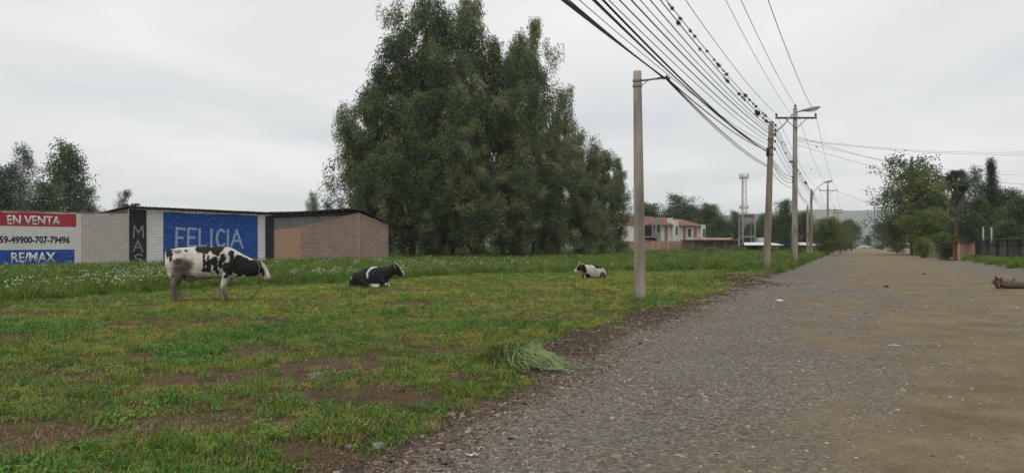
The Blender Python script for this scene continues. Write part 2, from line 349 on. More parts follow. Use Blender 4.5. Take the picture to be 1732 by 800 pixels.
M_short = leafmat('short_grass', [(.26, (.12, .175, .026)), (.44, (.21, .245, .036)), (.58, (.29, .285, .052)), (.75, (.34, .26, .09))], nscale=.30)
M_lush = leafmat('lush_grass', [(.3, (.055, .15, .026)), (.7, (.14, .26, .04))], nscale=.4)
M_yel = leafmat('yellow_grass', [(.3, (.25, .285, .038)), (.55, (.36, .36, .055)), (.75, (.40, .34, .09))], nscale=.35)
M_dry = leafmat('dry_grass', [(.3, (.17, .105, .052)), (.7, (.30, .215, .105))], trans=.1)
M_tall = leafmat('tall_grass', [(.3, (.065, .12, .020)), (.52, (.125, .19, .030)), (.75, (.21, .24, .05))], nscale=.16)
M_straw = pm('straw', (.22, .17, .10), var=.4, scale=20)
M_flower = pm('white_petals', (.75, .76, .70), var=.1)
T_short = [tuft('short_tuft', M_short, 26, .03, .085, .085, .006, .8, 1), tuft('short_tuft', M_short, 22, .02, .06, .09, .006, 1.1, 2), clover('clover_tuft', M_lush, 26, .05, .10, .016, 3), tuft('lush_tuft', M_lush, 26, .04, .12, .08, .007, .8, 4), tuft('dry_tuft', M_dry, 18, .01, .05, .10, .006, 1.6, 5), tuft('yellow_tuft', M_yel, 24, .02, .06, .09, .006, 1.0, 6)]
T_tall = [tuft('tall_tuft', M_tall, 42, .20, .50, .20, .013, .45, 11), tuft('tall_tuft', M_tall, 38, .15, .42, .22, .015, .6, 12), clover('weed_tuft', M_tall, 46, .40, .20, .035, 13), tuft('lush_tall_tuft', M_lush, 36, .2, .45, .2, .016, .7, 14)]
def flower_mesh(seed):
    b = MB(); r = random.Random(seed)
    for i in range(5):
        x, y, h = r.uniform(-.12, .12), r.uniform(-.12, .12), r.uniform(.36, .56)
        b.tube([(x * .6, y * .6, 0), (x, y, h)], .004, 3); b.ellip((x, y, h), (.019, .019, .012), 6, 3)
    me = b.mesh('flower_sprig', M_lush); me.materials.append(M_flower)
    for p in me.polygons: p.material_index = 1 if p.center.z > .3 and len(p.vertices) <= 4 and p.area < .0012 and abs(p.normal.z) > -1 and p.center.z > .33 else 0
    return me
T_flower = [flower_mesh(1), flower_mesh(2)]

def points(n, y0, y1, power=1.0, left=-1, right=None):
    """random ground points between two distances, thinning with distance"""
    u = rng.random(n); y = y0 * (y1 / y0) ** u if power == 0 else (y0 ** power + u * (y1 ** power - y0 ** power)) ** (1 / power)
    xl = -0.70 * y - 1.5 if left == -1 else np.full(n, left, float); xr = SL * y + S0 if right is None else right(y)
    return xl + (xr - xl) * rng.random(n), y
WA = (-28.0, 42.0); WD = (0.682, 0.731)
def behind_wall(x, y): return ((x - WA[0]) * -WD[1] + (y - WA[1]) * WD[0] > -0.15) & (x < -9.5)
def keep(x, y, p):
    k = (rng.random(len(x)) < p) & ~behind_wall(x, y); return x[k], y[k]
def xyz(x, y, dz=0.0): return np.stack([x, y, hgt(x, y) + dz], 1)
# short cropped turf
x, y = points(62000, 4.6, 46, 1.1); s = s_of(x, y)
pr = (1 - .93 * bare(x, y)) * (1 - tall(x, y)) * (1 - .97 * edge_soil(x, y))
x, y = keep(x, y, pr); n = len(x)
lush = sst(.52, .64, fbm(x, y, .5, 151, 4)) * (1 - .7 * sst(11, 18, y)); dry = sst(.48, .66, fbm(x, y, .6, 161, 4) + .25 * bare(x, y))
rr = rng.random(n); yel = sst(9, 15, y) * (1 - .5 * lush) * sst(.36, .52, fbm(x, y, .22, 191, 4))
kid = np.where(rr < .08 + .14 * sst(13, 8, y) + .55 * lush, np.where(rng.random(n) < .55, 2, 3), np.where(rng.random(n) < .14 + .45 * dry + .35 * sst(.05, .5, bare(x, y)), 4, np.where(rng.random(n) < .75 * yel, 5, np.where(rng.random(n) < .5, 0, 1))))
scatter('short_grass', xyz(x, y), rng.uniform(0, 6.28, n), rng.uniform(.65, 1.25, n) * (1 + .035 * np.clip(y - 8, 0, 40)), kid, T_short)
x, y = points(6000, 4.6, 26, 1.0); x, y = keep(x, y, .5 * bare(x, y) + .4 * edge_soil(x, y) * (1 - gravel(x, y))); n = len(x)
scatter('dry_litter', xyz(x, y), rng.uniform(0, 6.28, n), rng.uniform(.6, 1.2, n), np.zeros(n, int), [T_short[4]])
x, y = points(900, 4.6, 30, 1.2); x, y = keep(x, y, (1 - tall(x, y)) * (1 - edge_soil(x, y)) * sst(.5, .62, fbm(x, y, .45, 211, 4))); n = len(x)
scatter('weed_rosettes', xyz(x, y), rng.uniform(0, 6.28, n), rng.uniform(.28, .55, n), rng.choice([0, 2, 2, 3], n), T_tall)
# rank tall grass and weeds
x, y = points(60000, 16, 125, .7, right=lambda y: SL * y + S0 - .2); pr = tall(x, y) * (1 - .9 * gravel(x, y)); x, y = keep(x, y, pr); n = len(x)
kid = rng.choice(4, n, p=[.42, .25, .15, .18]); edge = np.clip(.55 + .45 * tall(x, y), 0, 1)
scatter('tall_grass', xyz(x, y), rng.uniform(0, 6.28, n), rng.uniform(.55, 1.15, n) * (.55 + .9 * fbm(x, y, .8, 201, 4)) * edge * (1 + .007 * (y - 18)), kid, T_tall)
x, y = points(4200, 17, 70, .7); x, y = keep(x, y, tall(x, y) * (.12 + .6 * sst(.48, .72, fbm(x, y, .35, 171, 5))) * (1 - .8 * sst(-7, 5, x))); n = len(x)
scatter('white_wildflowers', xyz(x, y), rng.uniform(0, 6.28, n), rng.uniform(.75, 1.15, n), rng.integers(0, 2, n), T_flower, .05)
# grass on the right verge in front of the fence
y = rng.uniform(30, 78, 5000); x = SL * y + S0 + rng.uniform(12, 17, 5000); x, y = keep(x, y, .9 * verge(x, y)); n = len(x)
scatter('verge_grass', xyz(x, y), rng.uniform(0, 6.28, n), rng.uniform(.6, 1.3, n), rng.choice(4, n, p=[.4, .3, .1, .2]), T_tall)

# gravel
def stone_mesh(name, m, seed, flat=.55, sub=1):
    bm = bmesh.new(); bmesh.ops.create_icosphere(bm, subdivisions=sub, radius=1); r = random.Random(seed); o = Vector((r.random() * 50, r.random() * 50, 0))
    for v in bm.verts: v.co *= .75 + .5 * mnoise.noise(v.co * 1.1 + o) + r.uniform(-.12, .12); v.co.z *= flat; v.co.x *= 1.25
    me = bpy.data.meshes.new(name); bm.to_mesh(me); bm.free(); me.materials.append(m)
    return me
def stonemat(name, stops):
    m = bpy.data.materials.new(name); m.use_nodes = True; nt = m.node_tree; b = nt.nodes['Principled BSDF']; b.inputs['Roughness'].default_value = .8; b.inputs['Specular IOR Level'].default_value = .3
    oi = N(nt, 'ShaderNodeObjectInfo'); r = N(nt, 'ShaderNodeValToRGB'); L(nt, oi.outputs['Random'], r.inputs[0]); el = r.color_ramp.elements
    while len(el) < len(stops): el.new(.5)
    for e, (p, c) in zip(el, stops): e.position = p; e.color = (*c, 1)
    t = N(nt, 'ShaderNodeTexCoord'); n = N(nt, 'ShaderNodeTexNoise'); n.inputs['Scale'].default_value = 2.5; n.inputs['Detail'].default_value = 6; L(nt, t.outputs['Object'], n.inputs['Vector'])
    mu = N(nt, 'ShaderNodeMixRGB', blend_type='MULTIPLY'); mu.inputs[0].default_value = .18; L(nt, r.outputs[0], mu.inputs[1]); L(nt, n.outputs['Fac'], mu.inputs[2]); L(nt, mu.outputs[0], b.inputs['Base Color']); return m
M_grav = stonemat('gravel_stone', [(0, (.085, .073, .06)), (.35, (.20, .178, .148)), (.75, (.31, .28, .24)), (.92, (.30, .21, .14)), (1, (.48, .45, .40))])
M_clod = stonemat('earth_clod', [(0, (.055, .034, .022)), (.6, (.13, .082, .052)), (1, (.21, .145, .10))])
G = [stone_mesh('gravel_chip', M_grav, i, (.45, .6, .35, .5)[i]) for i in range(4)] + [stone_mesh('earth_clod', M_clod, 9 + i, .6) for i in range(2)]
x, y = points(120000, 4.2, 34, .6, left=-3, right=lambda y: np.minimum(.7 * y + 1, SL * y + S0 + 11.5)); s = s_of(x, y)
pr = gravel(x, y) * (1 - .88 * clay(x, y)) * (.45 + .55 * sst(.36, .6, fbm(x, y, 1.1, 181, 4))); x, y = keep(x, y, pr); n = len(x)
sz = np.clip(rng.lognormal(math.log(.0088), .58, n), .004, .045) * (1 + .02 * np.clip(y - 8, 0, 30))
scatter('gravel', xyz(x, y, 0) - np.stack([0 * sz, 0 * sz, .12 * sz], 1), rng.uniform(0, 6.28, n), sz, rng.integers(0, 4, n), G, .35)
y = 4.2 * (32 / 4.2) ** rng.random(20000); x = SL * y + S0 + rng.normal(-.5, .42, 20000) + np.interp(y, [5, 9.5, 12], [.75, .45, 0]); x, y = keep(x, y, edge_soil(x, y) * (1 - .7 * sst(.2, .8, s_of(x, y)))); n = len(x)
sz = np.clip(rng.lognormal(math.log(.0098), .58, n), .004, .05) * (1 + .015 * np.clip(y - 8, 0, 30))
scatter('edge_rubble', xyz(x, y, .002), rng.uniform(0, 6.28, n), sz, rng.choice(6, n, p=[.06, .06, .06, .06, .38, .38]), G, .4)
x = 8.7 + rng.normal(0, .7, 1500); y = 29.6 + rng.normal(0, .9, 1500)
scatter('mound_clods', xyz(x, y, .01), rng.uniform(0, 6.28, 1500), np.clip(rng.lognormal(math.log(.03), .5, 1500), .01, .09), rng.choice(6, 1500, p=[0, 0, 0, 0, .5, .5]), G, .4)

def stone(px, py, size, label, col, flat=.6, seed=1, name='stone', cat='stone'):
    Y = gY(py); X = px_x(px, Y); o = link(name, stone_mesh(name, pm('stone_%d' % seed, col, var=.45, scale=3, bump=.4, coord='Object'), seed, flat, 3)); o.data.polygons.foreach_set('use_smooth', [True] * len(o.data.polygons))
    o.location = (X, Y, H(X, Y) + size * flat * .35); o.scale = (size,) * 3; o.rotation_euler = (0, 0, seed); return tag(o, label, cat)
stone(640, 762, .055, 'large rounded grey cobble at the gravel edge', (.20, .21, .22), .9, 31)
stone(592, 768, .035, 'small upright grey pebble left of the rounded cobble', (.17, .17, .175), 1.0, 32)
stone(755, 784, .045, 'dark angular stone in gravel beside the white litter', (.11, .10, .10), .7, 33)
stone(535, 648, .10, 'flat grey rock half buried in bare soil patch', (.20, .20, .19), .35, 34)
stone(1500, 485, .10, 'dark lump of rock alone on the dirt road, nearer one', (.065, .055, .045), .6, 35)
stone(1562, 464, .12, 'brown rock on the dirt road, the farther one', (.11, .085, .065), .55, 36)
stone(1510, 584, .085, 'flat pale stone lying on the brown part of road', (.38, .34, .29), .25, 37)
stone(1318, 510, .10, 'white lump of rubble on the grey gravel near the verge', (.62, .62, .58), .6, 38)
stone(1236, 526, .06, 'small pale stone at foot of the earth mound', (.42, .38, .33), .6, 39)
stone(1043, 773, .045, 'tan stone in the gravel at the bottom of the frame', (.26, .20, .15), .6, 40)
def litter(px, py, label, sx, sy):
    Y = gY(py); X = px_x(px, Y); r = random.Random(px); b = MB(); v = []; 
    for i in range(6):
        for j in range(3): v.append(((i / 5 - .5) * sx, (j / 2 - .5) * sy * (1 - .5 * abs(i / 5 - .5)), .012 + r.uniform(0, .02)))
    b.add(v, [(i * 3 + j, (i + 1) * 3 + j, (i + 1) * 3 + j + 1, i * 3 + j + 1) for i in range(5) for j in range(2)])
    o = b.build('litter', pm('white_plastic', (.62, .62, .60), var=.2, rough=.4), smooth=True); o.location = (X, Y, H(X, Y)); o.rotation_euler = (0, 0, r.uniform(-.4, .4)); tag(o, label, 'litter')
litter(800, 773, 'torn strip of white plastic on the gravel', .11, .035); 

# ------------------------------------------------------------------ heap of cut grass by the road edge
def grass_heap():
    r = np.random.default_rng(5); v = []; f = []
    cx, cy = .12, 9.45
    for i in range(620):
        a = r.uniform(0, 6.283); q = math.sqrt(r.random()); p = np.array([cx + .42 * q * math.cos(a), cy + .34 * q * math.sin(a), 0]); hz_ = .24 * (1 - q * q) + .02
        d = np.array([math.cos(a + r.normal(0, .8)), math.sin(a + r.normal(0, .8)) , 0]); ln = r.uniform(.25, .6); sd_ = np.array([-d[1], d[0], 0]) * r.normal(0, .34); s_ = np.array([-d[1], d[0], 0]) * r.uniform(.003, .0065)
        g0 = H(p[0], p[1]); o = len(v); z0 = g0 + hz_ * r.uniform(.3, 1.0); up = r.uniform(.05, .2)
        for k in range(6):
            t = k / 5; c = p + d * ln * t * .55 + sd_ * ln * t * t; z = max(z0 + up * t * 2 - (up * 2 + hz_ + .10) * t * t, g0 + .005 + .02 * r.random()); tw = s_ * (1 - t * .8)
            v += [(c[0] - tw[0], c[1] - tw[1], z), (c[0] + tw[0], c[1] + tw[1], z + .004)]
        f += [(o + 2 * k, o + 2 * k + 1, o + 2 * k + 3, o + 2 * k + 2) for k in range(5)]
    me = bpy.data.meshes.new('grass_heap'); me.from_pydata(v, [], f)
    m = pm('cut_grass', (.24, .31, .12), col2=(.07, .115, .04), scale=3.5, rough=.55); me.materials.append(m)
    o = link('grass_heap', me); tag(o, 'heap of long green cut grass lying on the road bank', 'grass heap')
grass_heap()
def sticks():
    spots = [(1345, 481, .9, .5), (1395, 478, .8, -.4), (1310, 497, .7, .9), (1285, 504, .6, -.6), (1330, 490, .8, .2), (1250, 510, .7, .4), (1375, 474, .9, .1)]
    for i, (px, py, ln, a) in enumerate(spots):
        Y = gY(py + 3); X = min(px_x(px, Y), SL * Y + S0 - .2); r = random.Random(i); b = MB()
        b.tube([(-ln / 2, 0, .02), (-ln / 6, r.uniform(-.05, .05), .06), (ln / 6, r.uniform(-.06, .06), .05), (ln / 2, 0, .015)], [.014, .018, .015, .007], 6)
        b.tube([(0, 0, .05), (.12, .1, .09), (.2, .15, .05)], [.01, .008, .005], 5)
        o = b.build('branch', pm('bleached_wood', (.30, .26, .21), var=.4, scale=9), smooth=True); o.location = (X, Y, H(X, Y) + .02); o.rotation_euler = (0, 0, a); tag(o, ('third bleached dead branch', 'second farthest dead branch', 'dead branch in the middle of the row', 'dead branch right beside the earth mound', 'dead branch angled out over the gravel', 'nearest dead branch, in front of the earth mound', 'farthest dead branch, near the tall crossarm pole')[i] + ' on the verge', 'branch', 'dead branches on the verge')
sticks()

# ------------------------------------------------------------------ walls and buildings
class Frame:
    """a straight front seen in plan: local x runs along it, local y runs away from the viewer"""
    def __init__(s, A, D): s.A = A; n = math.hypot(*D); s.D = (D[0] / n, D[1] / n); s.rz = math.atan2(D[1], D[0])
    def t(s, px, off=0):
        k = (px - 866) / F; ax = s.A[0] - s.D[1] * off; ay = s.A[1] + s.D[0] * off
        return (k * ay - ax) / (s.D[0] - k * s.D[1])
    def z(s, px, py, off=0):
        return px_z(py, s.A[1] + s.D[0] * off + s.D[1] * s.t(px, off))
    def root(s, name, label, cat, group=None): return thing(name, label, cat, (s.A[0], s.A[1], 0), s.rz, group)
def brickmat(name, c1, c2, mortar, stain=(.3, .27, .24), stain_amt=.35, bw=.25, rh=.095, ms=.012, bump=.7, wear_shade=None, wear_shade_amt=0.0, mort_var=.5):
    m = bpy.data.materials.new(name); m.use_nodes = True; nt = m.node_tree; b = nt.nodes['Principled BSDF']; b.inputs['Roughness'].default_value = .9; b.inputs['Specular IOR Level'].default_value = .15
    t = N(nt, 'ShaderNodeTexCoord'); sp = N(nt, 'ShaderNodeSeparateXYZ'); L(nt, t.outputs['Object'], sp.inputs[0]); xy = N(nt, 'ShaderNodeMath', operation='ADD'); L(nt, sp.outputs[0], xy.inputs[0]); L(nt, sp.outputs[1], xy.inputs[1])
    c = N(nt, 'ShaderNodeCombineXYZ'); L(nt, xy.outputs[0], c.inputs[0]); L(nt, sp.outputs[2], c.inputs[1])
    wob = N(nt, 'ShaderNodeTexNoise'); wob.inputs['Scale'].default_value = 1.3; L(nt, t.outputs['Object'], wob.inputs['Vector'])
    wv = N(nt, 'ShaderNodeVectorMath', operation='MULTIPLY_ADD'); L(nt, wob.outputs['Color'], wv.inputs[0]); wv.inputs[1].default_value = (.05, .05, 0); L(nt, c.outputs[0], wv.inputs[2])
    br = N(nt, 'ShaderNodeTexBrick'); L(nt, wv.outputs[0], br.inputs['Vector']); br.inputs['Scale'].default_value = 1; br.inputs['Brick Width'].default_value = bw; br.inputs['Row Height'].default_value = rh; br.inputs['Mortar Size'].default_value = ms; br.inputs['Mortar Smooth'].default_value = .3; br.inputs['Bias'].default_value = 0
    br.inputs['Color1'].default_value = (*c1, 1); br.inputs['Color2'].default_value = (*c2, 1); br.inputs['Mortar'].default_value = (*mortar, 1)
    n = N(nt, 'ShaderNodeTexNoise'); n.inputs['Scale'].default_value = .9; n.inputs['Detail'].default_value = 7; n.inputs['Roughness'].default_value = .7; L(nt, t.outputs['Object'], n.inputs['Vector'])
    mr = N(nt, 'ShaderNodeMapRange'); mr.inputs[1].default_value = .42; mr.inputs[2].default_value = .75; mr.inputs[4].default_value = stain_amt; L(nt, n.outputs['Fac'], mr.inputs[0])
    x = N(nt, 'ShaderNodeMixRGB'); L(nt, mr.outputs[0], x.inputs[0]); L(nt, br.outputs['Color'], x.inputs[1]); x.inputs[2].default_value = (*stain, 1); col = x.outputs[0]
    # streaks along the rows: worn paint, and painted shadow lines on weathered brick
    n3 = N(nt, 'ShaderNodeTexNoise'); n3.inputs['Scale'].default_value = 7; n3.inputs['Detail'].default_value = 5; n3.inputs['Roughness'].default_value = .8
    mp = N(nt, 'ShaderNodeMapping'); mp.inputs['Scale'].default_value = (.30, 1.7, 1); L(nt, c.outputs[0], mp.inputs[0]); L(nt, mp.outputs[0], n3.inputs['Vector'])
    if wear_shade_amt:
        m3 = N(nt, 'ShaderNodeMapRange'); m3.inputs[1].default_value = .60 - .1 * wear_shade_amt; m3.inputs[2].default_value = .68; m3.inputs[4].default_value = .85; L(nt, n3.outputs['Fac'], m3.inputs[0])
        x3 = N(nt, 'ShaderNodeMixRGB'); L(nt, m3.outputs[0], x3.inputs[0]); L(nt, col, x3.inputs[1]); x3.inputs[2].default_value = (*wear_shade, 1); col = x3.outputs[0]
    L(nt, col, b.inputs['Base Color'])
    bh = N(nt, 'ShaderNodeMath', operation='MULTIPLY_ADD'); L(nt, br.outputs['Fac'], bh.inputs[0]); bh.inputs[1].default_value = -1; L(nt, n3.outputs['Fac'], bh.inputs[2])
    bp = N(nt, 'ShaderNodeBump'); bp.inputs['Strength'].default_value = bump; bp.inputs['Distance'].default_value = .025; L(nt, bh.outputs[0], bp.inputs['Height']); L(nt, bp.outputs[0], b.inputs['Normal'])
    MATS[name] = m; return m
WHITEB = brickmat('whitewashed_brick', (.78, .78, .75), (.68, .68, .65), (.36, .34, .31), (.46, .43, .39), .5, wear_shade=(.36, .30, .25), wear_shade_amt=.35)
GREYB = brickmat('bare_limewash_brick', (.56, .53, .485), (.46, .435, .40), (.25, .23, .205), (.36, .32, .28), .5, wear_shade=(.50, .48, .44), wear_shade_amt=.6)
REDP = brickmat('red_paint', (.50, .045, .07), (.40, .035, .055), (.19, .03, .04), (.35, .10, .10), .4, wear_shade=(.42, .20, .19), wear_shade_amt=.25)
BLUEP = brickmat('blue_paint', (.025, .10, .41), (.020, .08, .32), (.015, .04, .15), (.018, .055, .20), .8, wear_shade=(.24, .32, .50), wear_shade_amt=.55)
BLACKP = brickmat('black_paint', (.022, .022, .025), (.03, .03, .032), (.014, .014, .014), (.06, .06, .06), .4, wear_shade=(.20, .20, .19), wear_shade_amt=.35)
LETW = brickmat('white_lettering', (.80, .80, .78), (.72, .72, .71), (.40, .40, .42), (.5, .48, .48), .3, wear_shade=(.40, .40, .42), wear_shade_amt=.3)
LETH = brickmat('hand_painted_letters', (.42, .47, .56), (.36, .42, .53), (.16, .22, .36), (.30, .36, .48), .4, wear_shade=(.09, .15, .34), wear_shade_amt=.85)
LETG = brickmat('faded_grey_letters', (.32, .32, .32), (.26, .26, .27), (.10, .10, .10), (.2, .2, .2), .4, wear_shade=(.05, .05, .05), wear_shade_amt=.7)
LETB = brickmat('black_lettering', (.03, .03, .03), (.04, .04, .04), (.025, .025, .025), (.08, .08, .08), .3, wear_shade=(.22, .22, .2), wear_shade_amt=.2)
BRICK = brickmat('weathered_brick', (.44, .325, .255), (.34, .24, .185), (.13, .095, .075), (.46, .36, .29), .5, ms=.016, wear_shade=(.19, .11, .075), wear_shade_amt=.75)  # dark streaks paint the shadow lines along the brick rows
REDBR = brickmat('orange_brick', (.46, .21, .12), (.34, .16, .095), (.50, .42, .33), (.30, .20, .14), .4, ms=.016, wear_shade=(.42, .34, .26), wear_shade_amt=.6)
DARKBR = brickmat('dark_brick', (.12, .075, .055), (.09, .06, .05), (.06, .05, .045), (.06, .05, .04), .5)
RUSTY = pm('old_corrugated_roof', (.085, .062, .052), col2=(.035, .028, .025), scale=2.5, bump=.3, rough=.8)
TILEEDGE = pm('brick_coping', (.20, .11, .07), col2=(.10, .065, .05), scale=5, bump=.4)
GREYSHEET = pm('grey_fibre_cement', (.30, .29, .28), col2=(.20, .19, .185), scale=1.6, stretch=(1, 1, .25), rough=.8)
TIMBER = pm('dark_timber', (.06, .045, .035), var=.5, scale=8)
CONC = pm('weathered_concrete', (.34, .325, .29), col2=(.22, .205, .18), scale=2.6, bump=.35, bscale=22, stretch=(1, 1, .35))

def quad_panel(name, m, parent, x0, x1, z0a, z0b, z1a, z1b, th=.004, y=0.0, jag=0.0, seed=0):
    """a painted field on a wall, proud by th; z*a at x0, z*b at x1; edges a little uneven"""
    r = random.Random(seed); n = 14; b = MB(); top = []; bot = []
    for i in range(n + 1):
        t = i / n; x = x0 + (x1 - x0) * t
        top.append((x, z1a + (z1b - z1a) * t + r.uniform(-jag, jag))); bot.append((x, z0a + (z0b - z0a) * t + r.uniform(-jag, jag)))
    b.prism(bot + top[::-1], y - th, y); return b.build(name, m, parent)
def text_part(name, txt, m, parent, x0, x1, z0, z1, y=-.0085, bold=.03, slope=0.0):
    cu = bpy.data.curves.new(name, 'FONT'); cu.body = txt; cu.offset = bold; cu.extrude = .0; cu.resolution_u = 3
    o = bpy.data.objects.new(name, cu); COL.objects.link(o); dg = bpy.context.evaluated_depsgraph_get(); me = bpy.data.meshes.new_from_object(o.evaluated_get(dg)); bpy.data.objects.remove(o)
    c = np.array([v.co[:] for v in me.vertices]); mn = c.min(0); mxx = c.max(0)
    bm = bmesh.new(); bm.from_mesh(me); bmesh.ops.triangulate(bm, faces=bm.faces)
    for v in bm.verts:
        u = (v.co.x - mn[0]) / (mxx[0] - mn[0]); q = (v.co.y - mn[1]) / (mxx[1] - mn[1]); v.co = (x0 + (x1 - x0) * u, y, z0 + (z1 - z0) * q + slope * u)
    bmesh.ops.recalc_face_normals(bm, faces=bm.faces)
    ex = bmesh.ops.extrude_face_region(bm, geom=bm.faces[:]); bmesh.ops.translate(bm, vec=(0, -.003, 0), verts=[g for g in ex['geom'] if isinstance(g, bmesh.types.BMVert)]); bmesh.ops.recalc_face_normals(bm, faces=bm.faces)
    bm.to_mesh(me); bm.free(); me.materials.clear(); me.materials.append(m); return link(name, me, parent)
STROKES = {'F': [[(0, 0), (.05, 1), (.8, .95)], [(.03, .5), (.6, .48)]], 'E': [[(.85, .02), (0, 0), (.05, 1), (.8, .98)], [(.03, .5), (.65, .5)]], 'L': [[(.02, 1), (0, .04), (.85, .02)]], 'I': [[(.4, 1), (.36, 0)]],
           'C': [[(.9, .85), (.6, 1), (.2, .9), (.02, .5), (.2, .08), (.6, 0), (.92, .15)]], 'A': [[(0, 0), (.45, 1), (.95, -.05)], [(.2, .36), (.72, .34)]], 'M': [[(0, 0), (.08, 1), (.5, .42), (.92, 1), (1, 0)]],
           'S': [[(.9, .85), (.55, 1), (.12, .85), (.2, .6), (.75, .42), (.85, .15), (.45, 0), (.05, .15)]]}
def stroke_letter(mb, ch, x0, x1, z0, z1, wd, y):
    k = 0
    for st in STROKES[ch]:
        pts = [Vector((x0 + (x1 - x0) * a, 0, z0 + (z1 - z0) * c)) for a, c in st]
        for a, c in zip(pts, pts[1:]):
            d = (c - a); ln = d.length; d.normalize(); e = Vector((-d.z, 0, d.x)) * wd / 2; a2 = a - d * wd * .35; c2 = c + d * wd * .35; k += 1; yy = y - .0007 * k
            q = [a2 - e, c2 - e, c2 + e, a2 + e]; mb.prism([(p.x, p.z) for p in q], yy - .002, yy)

WF = Frame(WA, WD)
def painted_wall():
    ro = WF.root('boundary_wall', 'low whitewashed brick boundary wall painted with red and blue sale bands', 'wall'); T = lambda px: WF.t(px); Z = WF.z
    x1 = T(219) - .01; MB().prism([(-13, -.1), (x1, -.1), (x1, Z(218, 362)), (0, Z(0, 357)), (-13, Z(0, 357) + .05)], 0, .25).build('wall', WHITEB, ro)
    quad_panel('unpainted_section', GREYB, ro, T(137), T(218), .05, .05, Z(137, 361) - .02, Z(218, 363) - .02, .004, jag=.012, seed=3)
    quad_panel('red_band', REDP, ro, -8, T(129), Z(0, 383) + .05, Z(129, 384), Z(0, 358), Z(129, 362), .004, jag=.012, seed=1)
    quad_panel('blue_band', BLUEP, ro, -8, T(126), Z(0, 448.5), Z(126, 447.5), Z(0, 422.5), Z(126, 422), .004, jag=.012, seed=2)
    text_part('lettering', 'EN VENTA', LETW, ro, T(12), T(102), Z(12, 380), Z(12, 364), bold=.02, slope=0).data.materials[0] = LETW
    text_part('lettering', '59-49900-707-79496', LETB, ro, T(-1), T(118), Z(0, 411.5), Z(0, 399), bold=.032, slope=.0)
    text_part('lettering', 'RE/MAX', LETW, ro, T(19), T(94), Z(19, 444.5), Z(19, 427), bold=.022)
    r = random.Random(4); xx = -13.0; cop = None; i = 0
    b = MB().box((0, 0, 0), (.25, .29, .075)).mesh('coping_brick', TILEEDGE)
    while xx < x1 - .2:
        zt = np.interp(xx, [-13, 0, x1], [Z(0, 357) + .05, Z(0, 357), Z(218, 362)])
        o = link('coping_brick', b, ro); o.location = (xx + .13, .12 + r.uniform(-.02, .02), zt + .037 + r.uniform(-.008, .012)); o.rotation_euler = (r.uniform(-.04, .04), r.uniform(-.04, .04), r.uniform(-.05, .05)); xx += .262; i += 1
painted_wall()
def painted_house():
    ro = WF.root('painted_building', 'long brick building with a blue painted field reading FELICIA', 'building'); T = WF.t; Z = WF.z
    xa, xb = T(219), T(462.5); za, zb = Z(219, 352), Z(462, 363.5)
    MB().prism([(xa, -.1), (xb, -.1), (xb, zb), (xa, za)], 0, .25).build('front_wall', WHITEB, ro)
    MB().prism([(xa + .02, -.1), (xa + .25, -.1), (xa + .25, za - .05), (xa + .02, za - .05)], .25, 6.2).build('side_wall', BRICK, ro)
    MB().prism([(xb - .25, -.1), (xb - .02, -.1), (xb - .02, zb - .4), (xb - .25, zb - .4)], .25, 6.2).build('side_wall', BRICK, ro)
    quad_panel('black_pillar', BLACKP, ro, xa - .02, T(247.5), 0, 0, za - .06, Z(247, 355), .03, jag=.01, seed=5)
    quad_panel('black_pillar', BLACKP, ro, T(448.5), xb + .02, 0, 0, Z(448, 365), zb - .02, .03, jag=.01, seed=6)
    quad_panel('blue_field', BLUEP, ro, T(276), T(436), Z(276, 450), Z(436, 447), Z(276, 358.5), Z(436, 364.5), .004, jag=.03, seed=7)
    f = MB(); spans = [(298, 316), (318, 335), (337.5, 350), (354, 363), (366, 381), (382, 391), (391, 411)]
    for ch, (p0, p1) in zip('FELICIA', spans):
        stroke_letter(f, ch, T(p0), T(p1), Z(p0, 417), Z(p0, 386 + (p0 - 298) * .035), .155, -.005)
    f.build('hand_lettering', LETH, ro)
    g = MB()
    for ch, z0, z1 in (('M', 402, 382), ('A', 425, 407), ('S', 446, 430)): stroke_letter(g, ch, T(225.5), T(242), Z(233, z0), Z(233, z1), .085, -.031)
    g.build('hand_lettering', LETG, ro)
    # corrugated roof, eaves a little ragged, falling to the back
    n = 150; v = []; r = random.Random(9); x0, x2 = xa - .25, xb + .1
    for i in range(n + 1):
        t = i / n; x = x0 + (x2 - x0) * t; zf = (za + .10) + (zb - za + .03) * t; w_ = .03 * math.sin(i * 1.9) + .015 * (mnoise.noise(Vector((x * .8, 0, 0)))); e = r.uniform(-.05, .06)
        for y_, dz in ((-.28 + e, .02), (6.5, -.42)):
            v += [(x, y_, zf + dz + w_), (x, y_, zf + dz + w_ - .05)]
    fa = []
    for i in range(n):
        a = i * 4; c = a + 4; fa += [(a, c, c + 2, a + 2), (a + 1, a + 3, c + 3, c + 1), (a, a + 1, c + 1, c), (a + 2, c + 2, c + 3, a + 3)]
    b = MB(); b.add(v, fa + [(0, 2, 3, 1), (n * 4, n * 4 + 1, n * 4 + 3, n * 4 + 2)]); b.build('roof', RUSTY, ro)
    for i in range(13):
        t = (i + .5) / 13; x = xa + (xb - xa) * t; zz = za + (zb - za) * t
        if r.random() < .85: MB().box((0, 0, 0), (.10, .5, .09)).build('rafter', TIMBER, ro).location = (x, -.02, zz + .02)
    for i in range(7): 
        o = MB().box((0, 0, 0), (.26, .3, .09)).build('roof_stone', TILEEDGE, ro); o.location = (xa - .1 + r.uniform(0, 1.0), .1 + r.uniform(-.1, .8), za + .17 + .05 * (i % 3)); o.rotation_euler = (r.uniform(-.2, .2), r.uniform(-.2, .2), r.uniform(0, 3))
painted_house()
